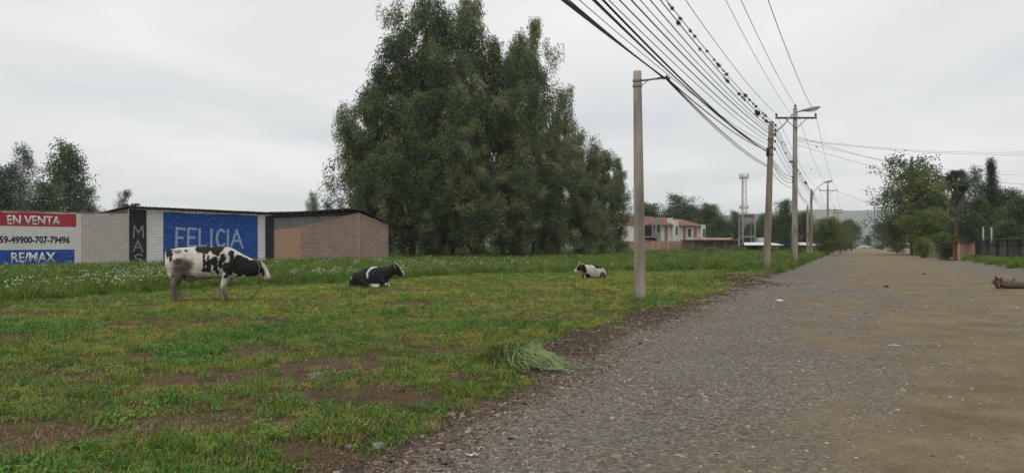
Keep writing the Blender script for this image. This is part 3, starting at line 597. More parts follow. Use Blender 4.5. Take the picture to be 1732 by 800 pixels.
def brick_shed():
    ro = WF.root('brick_shed', 'low weathered brick shed with an uneven gable and dark eaves beside the trees', 'shed'); T = WF.t; Z = WF.z
    x0, x1 = T(510), T(657); xap = T(605)
    r = random.Random(3)
    def edge(pa, pb, n):
        out = []
        for i in range(n + 1):
            t = i / n; px = pa[0] + (pb[0] - pa[0]) * t; py = pa[1] + (pb[1] - pa[1]) * t; out.append((T(px), Z(px, py) + r.uniform(-.035, .035)))
        return out
    top = edge((510, 383), (601, 361), 16) + edge((607, 360), (657, 379), 10)
    MB().prism([(x0, -.1)] + [(x1, -.1)] + top[::-1], 0, .25).build('gable_wall', BRICK, ro)
    MB().prism([(T(463) + .03, -.1), (x0 - .004, -.1), (x0 - .004, Z(509, 385)), (T(463) + .03, Z(463, 389))], .04, .26).build('low_wall', REDBR, ro)
    MB().prism([(T(603), -.1), (T(608), -.1), (T(608.5), Z(608, 364)), (T(604), Z(604, 364))], -.018, 0.0).build('mortar_seam', pm('lime_mortar', (.40, .33, .27), col2=(.20, .14, .11), scale=4), ro)
    MB().prism([(x1 - .24, -.1), (x1 - .01, -.1), (x1 - .01, Z(657, 381)), (x1 - .24, Z(657, 381))], .25, 7).build('side_wall', DARKBR, ro)
    # grey sheet cladding behind the gable, under the eaves
    b = MB(); n = 64; xs = [T(462) + .12 + (xap - T(462)) * i / n for i in range(n + 1)]; v = []
    for i, x in enumerate(xs):
        for z in (2.2, np.interp(x, [xs[0], xs[-1]], [Z(463, 364), Z(605, 360)])): v.append((x, .5 + .02 * math.sin(i * 2.4), z))
    b.add(v, [(2 * i, 2 * i + 2, 2 * i + 3, 2 * i + 1) for i in range(n)]); b.build('cladding', GREYSHEET, ro)
    b = MB(); prof = [(T(456), Z(456, 358.5)), (T(500), Z(500, 358)), (T(550), Z(550, 355)), (T(590), Z(590, 352)), (T(612), Z(612, 355)), (T(660), Z(660, 378.5))]
    n = 90; v = []
    for i in range(n + 1):
        x = prof[0][0] + (prof[-1][0] - prof[0][0]) * i / n; z = np.interp(x, [p[0] for p in prof], [p[1] for p in prof]) + .02 * math.sin(i * 2.1) + r.uniform(-.01, .01); e = r.uniform(-.03, .03)
        yb = 7.2; v += [(x, -.16 + e, z), (x, -.16 + e, z - .07), (x, yb, z - .25), (x, yb, z - .32)]
    fa = []
    for i in range(n):
        a = i * 4; c = a + 4; fa += [(a, c, c + 2, a + 2), (a + 1, a + 3, c + 3, c + 1), (a, a + 1, c + 1, c), (a + 2, c + 2, c + 3, a + 3)]
    b.add(v, fa); b.build('roof', RUSTY, ro)
    for i in range(12):
        px = 468 + i * 11; x = T(px); z = np.interp(x, [p[0] for p in prof], [p[1] for p in prof])
        MB().box((x, .15, z - .14), (.09, .7, .12)).build('rafter', TIMBER, ro)
    MB().box(((T(462) + xap) / 2, .46, (Z(463, 366) + Z(605, 361)) / 2 - .04), (xap - T(462), .06, .14), ry=-math.atan2(Z(605, 361) - Z(463, 366), xap - T(462))).build('eaves_board', TIMBER, ro)
brick_shed()

# terraced houses beyond the field
HF = Frame((px_x(1088, 128), 128.0), (13.2, 12.0))
ROOF = pm('orange_roof_tiles', (.30, .165, .118), col2=(.19, .10, .075), scale=2.5, stretch=(6, .6, .6))
WHITE = pm('white_render', (.62, .61, .575), var=.2, scale=.8); TERRA = pm('terracotta_panel', (.36, .18, .11), var=.3, scale=2); GLASS = pm('dark_window_glass', (.018, .018, .02), rough=.15, var=.2, spec=.6); GREYC = pm('raw_concrete', (.26, .25, .24), var=.35, scale=1.5); FRAME_ = pm('brown_window_frame', (.09, .06, .045), var=.2)
def zpx(zx): return 1080 + zx / 5
def zpy(zy): return 280 + zy / 5
def houses():
    T = lambda zx: HF.t(zpx(zx)); Z = lambda zx, zy: HF.z(zpx(zx), zpy(zy))
    specs = [('terraced_house', 'left end terraced house with raw grey column and open balcony', 50, 272, (160, 185, 510, 585), (120, 158), GREYC, (220, 245), None),
             ('terraced_house', 'middle white terraced house with tall white chimney-like fin', 274, 398, (310, 337, 520, 593), (275, 309), WHITE, (375, 397), (284, 299, 512, 585)),
             ('terraced_house', 'right end white terraced house with fin at its far corner', 402, 536, (417, 443, 535, 600), (510, 536), WHITE, (468, 491), (515, 530, 535, 600))]
    for k, (nm, lab, a, c, win, fin, fm, strip, fwin) in enumerate(specs):
        ro = HF.root(nm, lab, 'house', 'orange roofed terraced houses'); xa, xb = T(a), T(c); ze = 4.75; zr = (6.15, 6.05, 5.9)[k]
        MB().span((xa, 0, 0), (xb - .01, 7, ze)).build('wall', WHITE, ro)
        x0, x1 = xa - .1, xb + .25 if k < 2 else T(510); b = MB()
        b.add([(x0, -.5, ze), (x1, -.5, ze), (x1 - 1.5, 3.2, zr), (x0 + .6, 3.2, zr), (x0, 7.3, ze), (x1, 7.3, ze), (x0, -.5, ze - .14), (x1, -.5, ze - .14), (x0, 7.3, ze - .14), (x1, 7.3, ze - .14)],
              [(0, 1, 2, 3), (1, 5, 2), (5, 4, 3, 2), (4, 0, 3), (0, 6, 7, 1), (1, 7, 9, 5), (4, 5, 9, 8), (0, 4, 8, 6), (6, 8, 9, 7)])
        rf = b.build('roof', ROOF, ro)
        # tile ribs down the front slope
        rb = MB(); n = int((x1 - x0) / .42)
        for i in range(n):
            x = x0 + .2 + i * .42; xt = x + (1 if x < (x0 + x1) / 2 else -1) * .0; ym = 3.2; zt = zr
            if x > x1 - 1.5: f = (x1 - x) / 1.5; ym = -.5 + 3.7 * f; zt = ze + (zr - ze) * f
            if x < x0 + .6: f = (x - x0) / .6; ym = -.5 + 3.7 * f; zt = ze + (zr - ze) * f
            rb.tube([(x, -.52, ze + .03), (x, ym, zt + .03)], .07, 5)
        tag(rb.build('tile_ribs', ROOF, rf), kind='stuff')
        MB().tube([(x0 + .6, 3.2, zr + .04), (x1 - 1.5, 3.2, zr + .04), (x1, -.5, ze + .06)], .11, 6).build('ridge_tiles', ROOF, rf)
        def window(zz, yy, name='window'):
            xa_, xb_ = T(zz[0]), T(zz[1]); z0, z1 = Z(zz[0], zz[3]), Z(zz[0], zz[2]); f = MB()
            f.span((xa_, yy - .05, z0), (xa_ + .07, yy, z1)); f.span((xb_ - .07, yy - .05, z0), (xb_, yy, z1)); f.span((xa_ + .07, yy - .05, z1 - .07), (xb_ - .07, yy, z1)); f.span((xa_ + .07, yy - .05, z0), (xb_ - .07, yy, z0 + .07)); f.span(((xa_ + xb_) / 2 - .03, yy - .05, z0 + .07), ((xa_ + xb_) / 2 + .03, yy, z1 - .07))
            fo = f.build(name, FRAME_, ro); MB().span((xa_ + .05, yy - .02, z0 + .05), (xb_ - .05, yy - .008, z1 - .05)).build('pane', GLASS, fo)
        fa, fb = T(fin[0]), T(fin[1]); ftop = Z(fin[0], (442, 462, 500)[k])
        MB().span((fa, -.75, 0), (fb, -.004, ftop)).build('fin', fm, ro)
        if fwin: window(fwin, -.755)
        window(win, -.004); window((win[0], win[1], 632, 700), -.004)
        MB().span((T(strip[0]), -.06, 0), (T(strip[1]), -.004, ze - .25)).build('terracotta_strip', TERRA, ro)
        if k == 0:
            MB().span((T(52), -.02, 2.2), (T(118), -.004, 4.6)).build('balcony_shade', GLASS, ro); MB().span((T(50), -1.0, 2.55), (T(119), -.03, 2.75)).build('balcony_slab', GREYC, ro)  # dark panel stands for the shade inside the open balcony
            MB().span((T(52), -.03, 0), (T(118), -.005, 2.1)).build('brick_infill', DARKBR, ro); MB().span((T(80), -.9, 2.75), (T(86), -.8, 4.6)).build('balcony_post', GREYC, ro)
            window((126, 150, 500, 560), -.755)
        if k == 1: MB().span((T(285), .3, 4.6), (T(305), 1.0, 6.0)).build('parapet', WHITE, ro)
houses()
def compound_wall():
    f = Frame((px_x(1056, 116), 116.0), (13.0, 3.0)); ro = f.root('compound_wall', 'salmon brick garden wall with pale joints below the terraced houses', 'wall'); T = f.t; Z = f.z
    m = brickmat('salmon_brick', (.40, .24, .175), (.34, .205, .15), (.30, .21, .16), (.30, .19, .14), .5); j = pm('pale_pier', (.46, .31, .23), var=.2)
    edges = [1056, 1074, 1090, 1104, 1114, 1130, 1149, 1158, 1173]
    for a, c in zip(edges, edges[1:]):
        MB().prism([(T(a) + .1, -.1), (T(c) - .1, -.1), (T(c) - .1, Z(c, 408.3)), (T(a) + .1, Z(a, 407.6))], 0, .2).build('wall_panel', m, ro)
    for a in edges[:-1]: MB().span((T(a) - .095, -.05, -.1), (T(a) + .095, .22, Z(a, 407.2))).build('pier', j, ro)
compound_wall()
def low_house():
    f = Frame((px_x(1173, 112), 112.0), (11.0, 1.5)); ro = f.root('low_building', 'low brick outbuilding with a flat slab roof and stained wall', 'building'); T = f.t; Z = f.z
    m = pm('stained_wall', (.22, .13, .09), col2=(.06, .045, .035), scale=1.2, stretch=(2.2, 2.2, .35))
    MB().prism([(T(1174), -.1), (T(1243), -.1), (T(1243), Z(1243, 407)), (T(1174), Z(1174, 407))], 0, 5).build('wall', m, ro)
    MB().span((T(1172), -.6, Z(1200, 407.2)), (T(1247), 5.3, Z(1200, 405.3))).build('roof_slab', pm('brown_slab', (.16, .10, .075), var=.4, scale=1), ro)
    MB().span((T(1190), .6, Z(1200, 405.3) + .003), (T(1240), 4.0, Z(1200, 402.0))).build('roof_parapet', pm('pink_parapet', (.48, .36, .31), var=.2, scale=1), ro)
    for px in (1199, 1220, 1245.5): MB().span((T(px) - .06, -.5, -.1), (T(px) + .06, -.38, Z(px, 407.3))).build('post', TIMBER, ro)
    MB().span((T(1247), -.3, -.1), (T(1247) + .15, -.1, Z(1247, 404))).build('post', WHITE, ro)
low_house()
def tank_tower():
    Y = 128.0; z1 = px_z(364, Y); zb = px_z(377, Y); xa, xb = px_x(1252.5, Y), px_x(1274.5, Y); ro = thing('water_tank_tower', 'concrete water tank standing on four legs behind the outbuilding', 'water tank', ((xa + xb) / 2, Y, 0)); h = (xb - xa) / 2
    MB().span((-h + .2, -h + .25, zb), (h - .2, h - .25, z1)).build('tank', pm('tank_concrete', (.30, .285, .26), col2=(.17, .16, .145), scale=1.2), ro); MB().span((-h, -h, z1), (h, h, z1 + .12)).build('lid', CONC, ro)
    for sx in (-1, 1):
        for sy in (-1, 1): MB().span((sx * h - .18 * sx, sy * h - .18 * sy, -.1), (sx * h, sy * h, z1)).build('leg', CONC, ro)
    for sy in (-1, 1): MB().span((-h + .185, sy * (h - .09) - .06, 2.6), (h - .185, sy * (h - .09) + .06, 2.8)).build('brace', CONC, ro)
    MB().span((1.1, -2.6, 0), (2.9, -1.4, px_z(402, 126))).build('pump_box', WHITE, ro)
tank_tower()
def shelter(px0, px1, pya, pyb, Y, label):
    f = Frame((px_x(px0, Y), Y), (1, .05)); ro = f.root('shelter', label, 'shelter', 'white roofed shelters by the road'); T = f.t; Z = f.z; x1 = T(px1); z0, z1 = Z(px0, pyb), Z(px0, pya)
    b = MB(); b.add([(-.2, -.6, z0), (x1, -.6, z0), (x1 - .8, 2.6, z1), (.9, 2.6, z1), (-.2, -.6, z0 - .06), (x1, -.6, z0 - .06), (x1 - .8, 2.6, z1 - .06), (.9, 2.6, z1 - .06)], [(0, 1, 2, 3), (4, 7, 6, 5), (0, 4, 5, 1), (1, 5, 6, 2), (2, 6, 7, 3), (3, 7, 4, 0)]); b.build('roof', pm('white_sheet_roof', (.66, .67, .67), var=.2, scale=1.5), ro)
    MB().span((0, 2.3, -.1), (x1 - .2, 2.5, z0)).build('back_wall', pm('dark_brown_wall', (.07, .052, .042), var=.4, scale=1.2), ro)
    for i in range(4): MB().span((x1 * i / 3.2, -.45, -.1), (x1 * i / 3.2 + .12, -.33, z0 - .05)).build('post', TIMBER, ro)
shelter(1259, 1323, 410, 414.3, 112.0, 'nearer left shelter with a white sheet roof behind the field'); shelter(1331, 1381, 410, 414.3, 118.0, 'right shelter with a white sheet roof behind the roadside poles')
def tower(px, ptop, Y, wd, label, pb=430):
    ztop = px_z(ptop, Y); ro = thing('lattice_mast', label, 'mast', (px_x(px, Y), Y, 0)); m = pm('galvanised_steel', (.22, .22, .23), var=.2, rough=.5)
    legs = [(-1, -.6), (1, -.6), (0, 1.1)]; n = 16; 
    for lx, ly in legs: MB().tube([(lx * wd, ly * wd, 0), (lx * wd * .75, ly * wd * .75, ztop)], wd * .13, 5).build('leg', m, ro)
    b = MB()
    for i in range(n):
        z0, z1 = ztop * i / n, ztop * (i + 1) / n; k0, k1 = 1 - .25 * i / n, 1 - .25 * (i + 1) / n
        for j in range(3):
            a, c = legs[j], legs[(j + 1) % 3]; b.tube([(a[0] * wd * k0, a[1] * wd * k0, z0), (c[0] * wd * k1, c[1] * wd * k1, z1)], wd * .055, 3); b.tube([(a[0] * wd * k1, a[1] * wd * k1, z1), (c[0] * wd * k1, c[1] * wd * k1, z1)], wd * .055, 3)
    tag(b.build('lattice', m, ro), kind='stuff')
    for zf in (.985, .55, .28):
        MB().box((0, 0, ztop * zf), (wd * 3.0, wd * 2.2, wd * .12)).build('platform', m, ro)
        for j in range(6):
            a = j * 1.047; MB().box((math.cos(a) * wd * 1.6, math.sin(a) * wd * 1.6, ztop * zf + wd * .5), (wd * .32, wd * .25, wd * 1.9 if zf > .9 else wd * 1.1)).build('antenna', WHITE if j % 2 else m, ro)
tower(1258, 299, 330, 1.15, 'tall grey telecom lattice mast behind the water tank'); tower(1481, 345, 620, 1.7, 'distant telecom lattice mast above the far end of the road')

# ------------------------------------------------------------------ trees
def leaves(C, per, sx, sz, ln, wd, droop, r, var):
    n = len(C) * per; c = np.repeat(C, per, 0); vv = np.repeat(var, per) + r.normal(0, .10, n)
    p = c + np.clip(r.normal(0, 1, (n, 3)), -1.55, 1.55) * np.array([sx, sx, sz]); d = r.normal(0, 1, (n, 3)); d[:, 2] = d[:, 2] * .6 - droop; d /= np.linalg.norm(d, axis=1)[:, None]
    s = np.cross(d, r.normal(0, 1, (n, 3))); s /= np.linalg.norm(s, axis=1)[:, None]; k = r.uniform(.6, 1.3, n)[:, None]; l_ = ln * k; w_ = wd * k / 2
    v = np.stack([p, p + d * l_ * .45 + s * w_, p + d * l_, p + d * l_ * .45 - s * w_], 1).reshape(-1, 3); f = np.arange(n * 4).reshape(-1, 4)
    return v, f, np.repeat(vv, 4)
def make_tree(kind, seed, H_, Rr, base, nbr, prof, asc, per, cl, leaf, droop, bark, lm, trunk_r=.18, leaders=1, sub=6, jit=.5):
    r = np.random.default_rng(seed); mb = MB(); C = []; V = []
    for ld in range(leaders):
        az = r.uniform(0, 6.28); off = (0 if leaders == 1 else r.uniform(.06, .16) * Rr * 2); hh = H_ * (1 if ld == 0 else r.uniform(.72, .95)); top = np.array([math.cos(az) * off, math.sin(az) * off, hh * .95])
        tp = [np.array([math.cos(az) * .1 * ld, math.sin(az) * .1 * ld, -.2])]
        for i in range(1, 7): t = i / 6; tp.append(top * np.array([t, t, t]) + np.array([r.normal(0, .03 * Rr), r.normal(0, .03 * Rr), 0]))
        tr = trunk_r * (1 if ld == 0 else .7); mb.tube([tuple(p) for p in tp], [tr * (1 - .92 * i / 6) + .012 for i in range(7)], 7)
        tp = np.array(tp)
        for k in range(max(3, nbr // leaders)):
            u = ((k + r.random()) / max(3, nbr // leaders)) ** .85; zz = base + (1 - base) * u; q = zz * 6; i0 = min(int(q), 5); p0 = tp[i0] + (tp[i0 + 1] - tp[i0]) * (q - i0)
            a = r.uniform(0, 6.28); Ln = Rr * prof(u) * r.uniform(1 - jit, 1.15); el = asc + r.normal(0, .15); d = np.array([math.cos(a) * math.cos(el), math.sin(a) * math.cos(el), math.sin(el)])
            p1 = p0 + d * Ln * .55; p2 = p0 + d * Ln + np.array([0, 0, -.18 * Ln * droop]); b0 = trunk_r * .35 * (1 - .7 * u) + .008
            mb.tube([tuple(p0), tuple(p1), tuple(p2)], [b0, b0 * .6, .006], 5); v0 = r.uniform(.15, .85)
            for j in range(sub):
                t = .3 + .75 * (j + r.random()) / sub; base_p = p0 + (p1 - p0) * t / .55 if t < .55 else p1 + (p2 - p1) * min(1.05, (t - .55) / .45)
                o = np.clip(r.normal(0, 1, 3), -1.4, 1.4) * Ln * .15; C.append(base_p + o + np.array([0, 0, -.1 * droop])); V.append(v0 + r.normal(0, .12))
                if j % 3 == 0: mb.tube([tuple(base_p), tuple(base_p + o)], [.012, .005], 3)
        for j in range(3): C.append(tp[6] + r.normal(0, .15, 3) * Rr * .4); V.append(.7)
    C = np.array(C); V = np.array(V); v, f, va = leaves(C, per, cl[0], cl[1], leaf[0], leaf[1], droop, r, V)
    me = mesh_np(kind + '_crown', v, f, lm); attr(me, 'var', va)
    return mb.mesh(kind + '_trunk', bark, True), me
LM_EUC = leafmat('eucalyptus_leaves', [(0, (.026, .044, .020)), (.5, (.072, .108, .045)), (.85, (.15, .19, .078)), (1, (.24, .26, .12))], trans=.22, per='var')
LM_EUCG = leafmat('grey_eucalyptus_leaves', [(0, (.055, .078, .060)), (.5, (.085, .115, .080)), (1, (.14, .17, .12))], trans=.2, per='var')
LM_BROAD = leafmat('broad_leaves', [(0, (.045, .080, .025)), (.5, (.085, .135, .038)), (.85, (.16, .20, .05)), (1, (.23, .24, .06))], trans=.3, per='var')
LM_DARK = leafmat('dark_leaves', [(0, (.028, .050, .023)), (.5, (.056, .092, .038)), (1, (.105, .15, .06))], trans=.2, per='var')
LM_CYP = leafmat('cypress_leaves', [(0, (.014, .026, .015)), (.5, (.026, .044, .024)), (1, (.045, .068, .035))], trans=.1, per='var')
BARK = pm('brown_bark', (.13, .085, .06), col2=(.05, .038, .03), scale=4, bump=.5, stretch=(3, 3, .4)); BARKP = pm('pale_bark', (.26, .22, .18), col2=(.11, .085, .065), scale=3, bump=.3, stretch=(2, 2, .3))
pe = lambda u: .45 + .75 * math.sin(math.pi * min(1, u * .95 + .05)) ** .8 * (1 - .25 * u)
EUC = [make_tree('eucalyptus', 200 + i, 20, 4.9, .06, 105, (lambda u: (.9 + .30 * math.sin(u * 8 + i * 1.3)) * (1.0 - .52 * u ** 3.0) if u > .08 else .7), .60, 54, (.27, .46), (.34, .075), 1.1, BARK, LM_EUC, .2, 3, 7, .72) for i in range(5)]
EUCG = [make_tree('grey_gum', 230 + i, 12, 3.0, .12, 52, pe, .6, 32, (.38, .38), (.26, .10), .6, BARKP, LM_EUCG, .15, 2, 7) for i in range(2)]
BROAD = [make_tree('broad_tree', 240 + i, 12, 4.2, .10, 80, lambda u: .55 + .75 * math.sin(math.pi * (u * .8 + .12)),   .45, 40, (.42, .38), (.26, .18), .5, BARKP, LM_BROAD, .22, 3, 8, .28) for i in range(2)]
DARK = [make_tree('dark_tree', 250 + i, 10, 3.4, .06, 64, pe, .5, 36, (.42, .38), (.24, .13), .4, BARK, LM_DARK, .18, 2, 7) for i in range(3)]
CYP = [make_tree('cypress', 260, 10.6, 1.9, .04, 110, lambda u: (1.05 - u * .85) * (.6 + .4 * min(1, u * 8)), 1.0, 26, (.20, .34), (.14, .06), -.8, BARK, LM_CYP, .16, 1, 5, .3)]
def plant(kind, mesh, px, ptop, Y, label, cat='tree', wide=1.0, rz=0.0, group=None, H0=10.0, base=None, sink=0.0):
    X = px_x(px, Y); h = (px_z(ptop, Y) + sink) / H0; z = H(X, Y) - sink if Y < 200 else -.05
    ro = thing(kind, label, cat, (X, Y, z), rz, group); ro.scale = (h * wide, h * wide, h); link('trunk', mesh[0], ro); link('crown', mesh[1], ro); return ro
G_ = 'dark eucalyptus trees of the grove'
euc = [ # px, top row, distance, width factor, label
 (612, 178, 67, 1.05, 'outermost low eucalyptus on the left edge of the grove'), (650, 52, 70, 1.08, 'leftmost tall eucalyptus of the grove above the brick shed'), (695, 18, 74, .9, 'second tall eucalyptus from the grove left side'),
 (735, -30, 72, .95, 'tallest eucalyptus with its top cut off by the frame'), (808, -22, 75, .80, 'eucalyptus beside the tallest one reaching the top of the frame'), (765, 70, 68, .9, 'full leafed eucalyptus in front of the tallest pair'),
 (850, 60, 77, .85, 'eucalyptus in the middle of the grove behind the dip'), (903, 18, 76, .72, 'slender tall eucalyptus with a lone feathery top on the grove right'), (868, 150, 70, 1.0, 'mid height eucalyptus in front of the slender tall one'),
 (700, 150, 65, 1.0, 'front eucalyptus with olive foliage left of centre'), (640, 235, 64, 1.0, 'short drooping eucalyptus nearest the brick shed'), (800, 215, 65, 1.1, 'short broad eucalyptus at the front centre of the grove'),
 (945, 148, 82, .8, 'pale topped eucalyptus where the grove starts to step down'), (982, 212, 85, .9, 'rounded eucalyptus lower on the descending right side'), (1016, 238, 88, .95, 'second rounded eucalyptus on the descending right side'),
 (1044, 268, 92, .8, 'rightmost eucalyptus of the grove next to the bare concrete pole'), (925, 235, 74, 1.15, 'short eucalyptus in front of the pale topped one'), (985, 290, 78, 1.2, 'low bushy eucalyptus at the front right of the grove'), (730, 265, 64, 1.25, 'low bushy eucalyptus at the front left of the grove'), (870, 290, 68, 1.3, 'low bushy eucalyptus at the front middle of the grove')]
for i, (px, pt, Y, wd, lab) in enumerate(euc): plant('eucalyptus_tree', EUC[(i * 3 + i // 5) % 5], px, pt, Y, lab, 'tree', wd * (1.0 if pt < 200 else 1.25), i * 1.7, G_, 20.0)
bgt = [('gum_tree', EUCG[0], 30, 250, 84, .7, 'sparse pale gum tree at the far left edge behind the wall', 12), ('gum_tree', DARK[0], 120, 246, 88, .68, 'rounded dark tree with a tall crown behind the sale wall', 10), ('gum_tree', DARK[1], 66, 312, 80, 1.0, 'low dark tree filling between the two trees behind the wall', 10), ('gum_tree', DARK[2], -14, 285, 82, .8, 'dark tree cut by the left edge of the frame', 10), ('gum_tree', EUCG[1], 150, 318, 86, .9, 'small pale tree right of the rounded dark tree', 12),
 ('gum_tree', EUCG[1], 216, 322, 120, .75, 'tiny tree peeping over the roof corner of the painted building', 12), ('gum_tree', EUCG[0], 528, 327, 125, .6, 'thin pale tree behind the shed roof, taller of the pair', 12), ('gum_tree', EUCG[1], 552, 342, 125, .7, 'small pale tree behind the shed roof, shorter of the pair', 12), ('gum_tree', EUCG[0], 600, 330, 115, .6, 'pale tree between the shed roof and the grove', 12), ('gum_tree', EUCG[1], 630, 350, 118, .7, 'low pale tree right of the shed ridge', 12)]
for i, (k, m, px, pt, Y, wd, lab, h0) in enumerate(bgt): plant(k, m, px, pt, Y, lab, 'tree', wd, i * 1.3, 'trees behind the left walls', h0)
far = [(1100, 345, 160, 1.3, 0, 'tree behind the leftmost roof of the terrace'), (1138, 333, 158, 1.3, 1, 'tallest tree behind the terraced houses'), (1172, 348, 160, 1.3, 2, 'tree behind the middle terraced house'), (1203, 346, 156, 1.3, 0, 'broad tree right of the terraced houses'), (1240, 360, 150, 1.0, 1, 'pointed tree left of the water tank'), (1218, 368, 145, 1.2, 2, 'low tree behind the outbuilding'), (1180, 372, 150, 1.3, 1, 'low dark tree just behind the right end house'), (1290, 362, 150, 1.1, 2, 'thin tree right of the water tank'), (1268, 378, 155, 1.1, 0, 'low tree seen between the water tank legs'), (1328, 342, 118, .95, 1, 'large dark tree between the two nearest tall poles'), (1362, 360, 125, 1.0, 0, 'dark tree behind the pair of small poles'), (1306, 372, 130, 1.1, 2, 'low tree behind the white roofed shelters'), (1392, 372, 128, 1.2, 1, 'dark tree at the end of the white roofed shelters')]
for i, (px, pt, Y, wd, k, lab) in enumerate(far): plant('far_tree', DARK[k], px, pt, Y, lab, 'tree', wd, i * 2.1, 'trees beyond the field', 10.0)
road_l = [(1402, 371, 100, 1.15, BROAD[1], 12, 'green leafy roadside tree overhanging the pole row'), (1421, 376, 125, 1.2, BROAD[0], 12, 'second green roadside tree behind the first'), (1440, 374, 160, 1.2, DARK[2], 10, 'bushy grey green tree at the left side of the road end'), (1492, 376, 190, 1.2, DARK[0], 10, 'round dark tree at the right side of the road end'), (1466, 398, 300, 1.2, DARK[1], 10, 'small hazy tree at the vanishing point of the road')]
for i, (px, pt, Y, wd, m, h0, lab) in enumerate(road_l): plant('roadside_tree', m, px, pt, Y, lab, 'tree', wd, i * 1.9 + .4, 'trees along the road', h0)
right = [(1542, 281, 104, 1.0, BROAD[0], 12, 'big bright green broadleaf tree on the right of the road'), (1570, 355, 98, 1.25, BROAD[1], 12, 'lower olive green tree in front of the big bright one'), (1588, 330, 118, .9, DARK[0], 10, 'dark tree between the big bright tree and the palm'), (1541, 270, 150, .42, CYP[0], 10.6, 'cypress tip showing above the big bright tree'), (1677, 273, 88, 1.0, CYP[0], 10.6, 'tall dark cypress standing right of the palm'), (1628, 292, 100, .8, CYP[0], 10.6, 'dark cypress close behind the palm'), (1652, 287, 98, .9, EUCG[0], 12, 'feathery gum tree between palm and tall cypress'), (1660, 340, 84, 1.2, DARK[1], 10, 'dark bushy tree under the tall cypress'), (1708, 322, 92, 1.05, DARK[2], 10, 'dark tree near the right edge of the frame'), (1730, 335, 84, 1.1, DARK[0], 10, 'tree cut by the right edge of the frame'), (1625, 375, 92, 1.5, DARK[2], 10, 'low dark tree behind the orange gate'), (1700, 375, 78, 1.5, DARK[1], 10, 'low dark tree behind the plank fence'), (1765, 320, 90, 1.1, DARK[1], 10, 'tree just beyond the right edge of the frame'), (1518, 372, 120, 1.1, DARK[1], 10, 'dark lower tree left behind the big bright tree')]
for i, (px, pt, Y, wd, m, h0, lab) in enumerate(right): plant('roadside_tree', m, px, pt, Y, lab, 'tree', wd, i * 2.3, 'trees right of the road', h0)
BUSH = make_tree('bush', 270, 2.2, 1.15, .05, 40, lambda u: .6 + .5 * math.sin(math.pi * u), .6, 40, (.22, .20), (.11, .07), .1, BARK, LM_BROAD, .05, 3, 6)
plant('bush', BUSH, 1601, 399, 73, 'dense green bush left of the orange brick gate', 'bush', 1.0, 0, None, 2.2)
plant('bush', BUSH, 1560, 406, 82, 'low bush under the olive tree by the right road edge', 'bush', .9, 2, None, 2.2)
for i, (px, pt, Y, lab) in enumerate([(1178, 421, 106, 'dark green weed clump below the salmon wall end'), (1205, 421, 100, 'dark green weed clump left of the shelters'), (1300, 420, 98, 'dark green weed clump before the white roofed shelter'), (1245, 420, 103, 'dark weed clump in front of the outbuilding posts'), (1345, 421, 90, 'weed clump beside the second tall pole')]):
    plant('weed_clump', BUSH, px, pt, Y, lab, 'shrub', 1.7, i, 'weed clumps along the far field edge', 2.2, sink=.3)
def palm():
    Y = 88; X = px_x(1617, Y); ht = px_z(312, Y); ro = thing('palm_tree', 'fan palm with a skirt of dead brown fronds', 'palm tree', (X, Y, 0)); r = random.Random(8)
    MB().tube([(0, 0, -.1), (.05, 0, ht * .5), (0, 0, ht)], [.32, .24, .22], 10).build('trunk', BARK, ro, True)
    lm = leafmat('palm_fronds', [(0, (.04, .06, .03)), (1, (.09, .11, .05))], per='loc', trans=.15); dm = pm('dead_fronds', (.17, .145, .11), col2=(.075, .062, .048), scale=2)
    def frond(name, m, el, az, ln, dead):
        v = []; f = []; d = Vector((math.cos(az) * math.cos(el), math.sin(az) * math.cos(el), math.sin(el))); s = (Matrix.Rotation(r.uniform(-1.3, 1.3), 3, d) @ d.cross(Vector((0, 0, 1))).normalized()); u = s.cross(d); hub = d * ln * .45
        o = MB(); o.tube([(0, 0, 0), tuple(hub)], .03, 4)
        for k in range(-7, 8):
            a = k * .19; q = (d * math.cos(a) + s * math.sin(a)); e = hub + q * ln * .62 + Vector((0, 0, -.16 * ln * abs(math.cos(a)))); w_ = (u * .0 + s * math.cos(a) - d * math.sin(a)) * .055
            mid = hub + q * ln * .34; o.add([hub, mid - w_, e, mid + w_], [(0, 1, 2, 3)])
        p = o.build(name, m, ro); p.location = (0, 0, ht + (.1 if not dead else -r.uniform(.1, 2.2)))
    for i in range(40): frond('frond', lm, r.uniform(-.6, 1.4), i * 2.4, r.uniform(1.35, 2.0), False)
    for i in range(40): frond('dead_frond', dm, r.uniform(-1.5, -1.22), i * 2.4, r.uniform(1.0, 1.6), True)
palm()

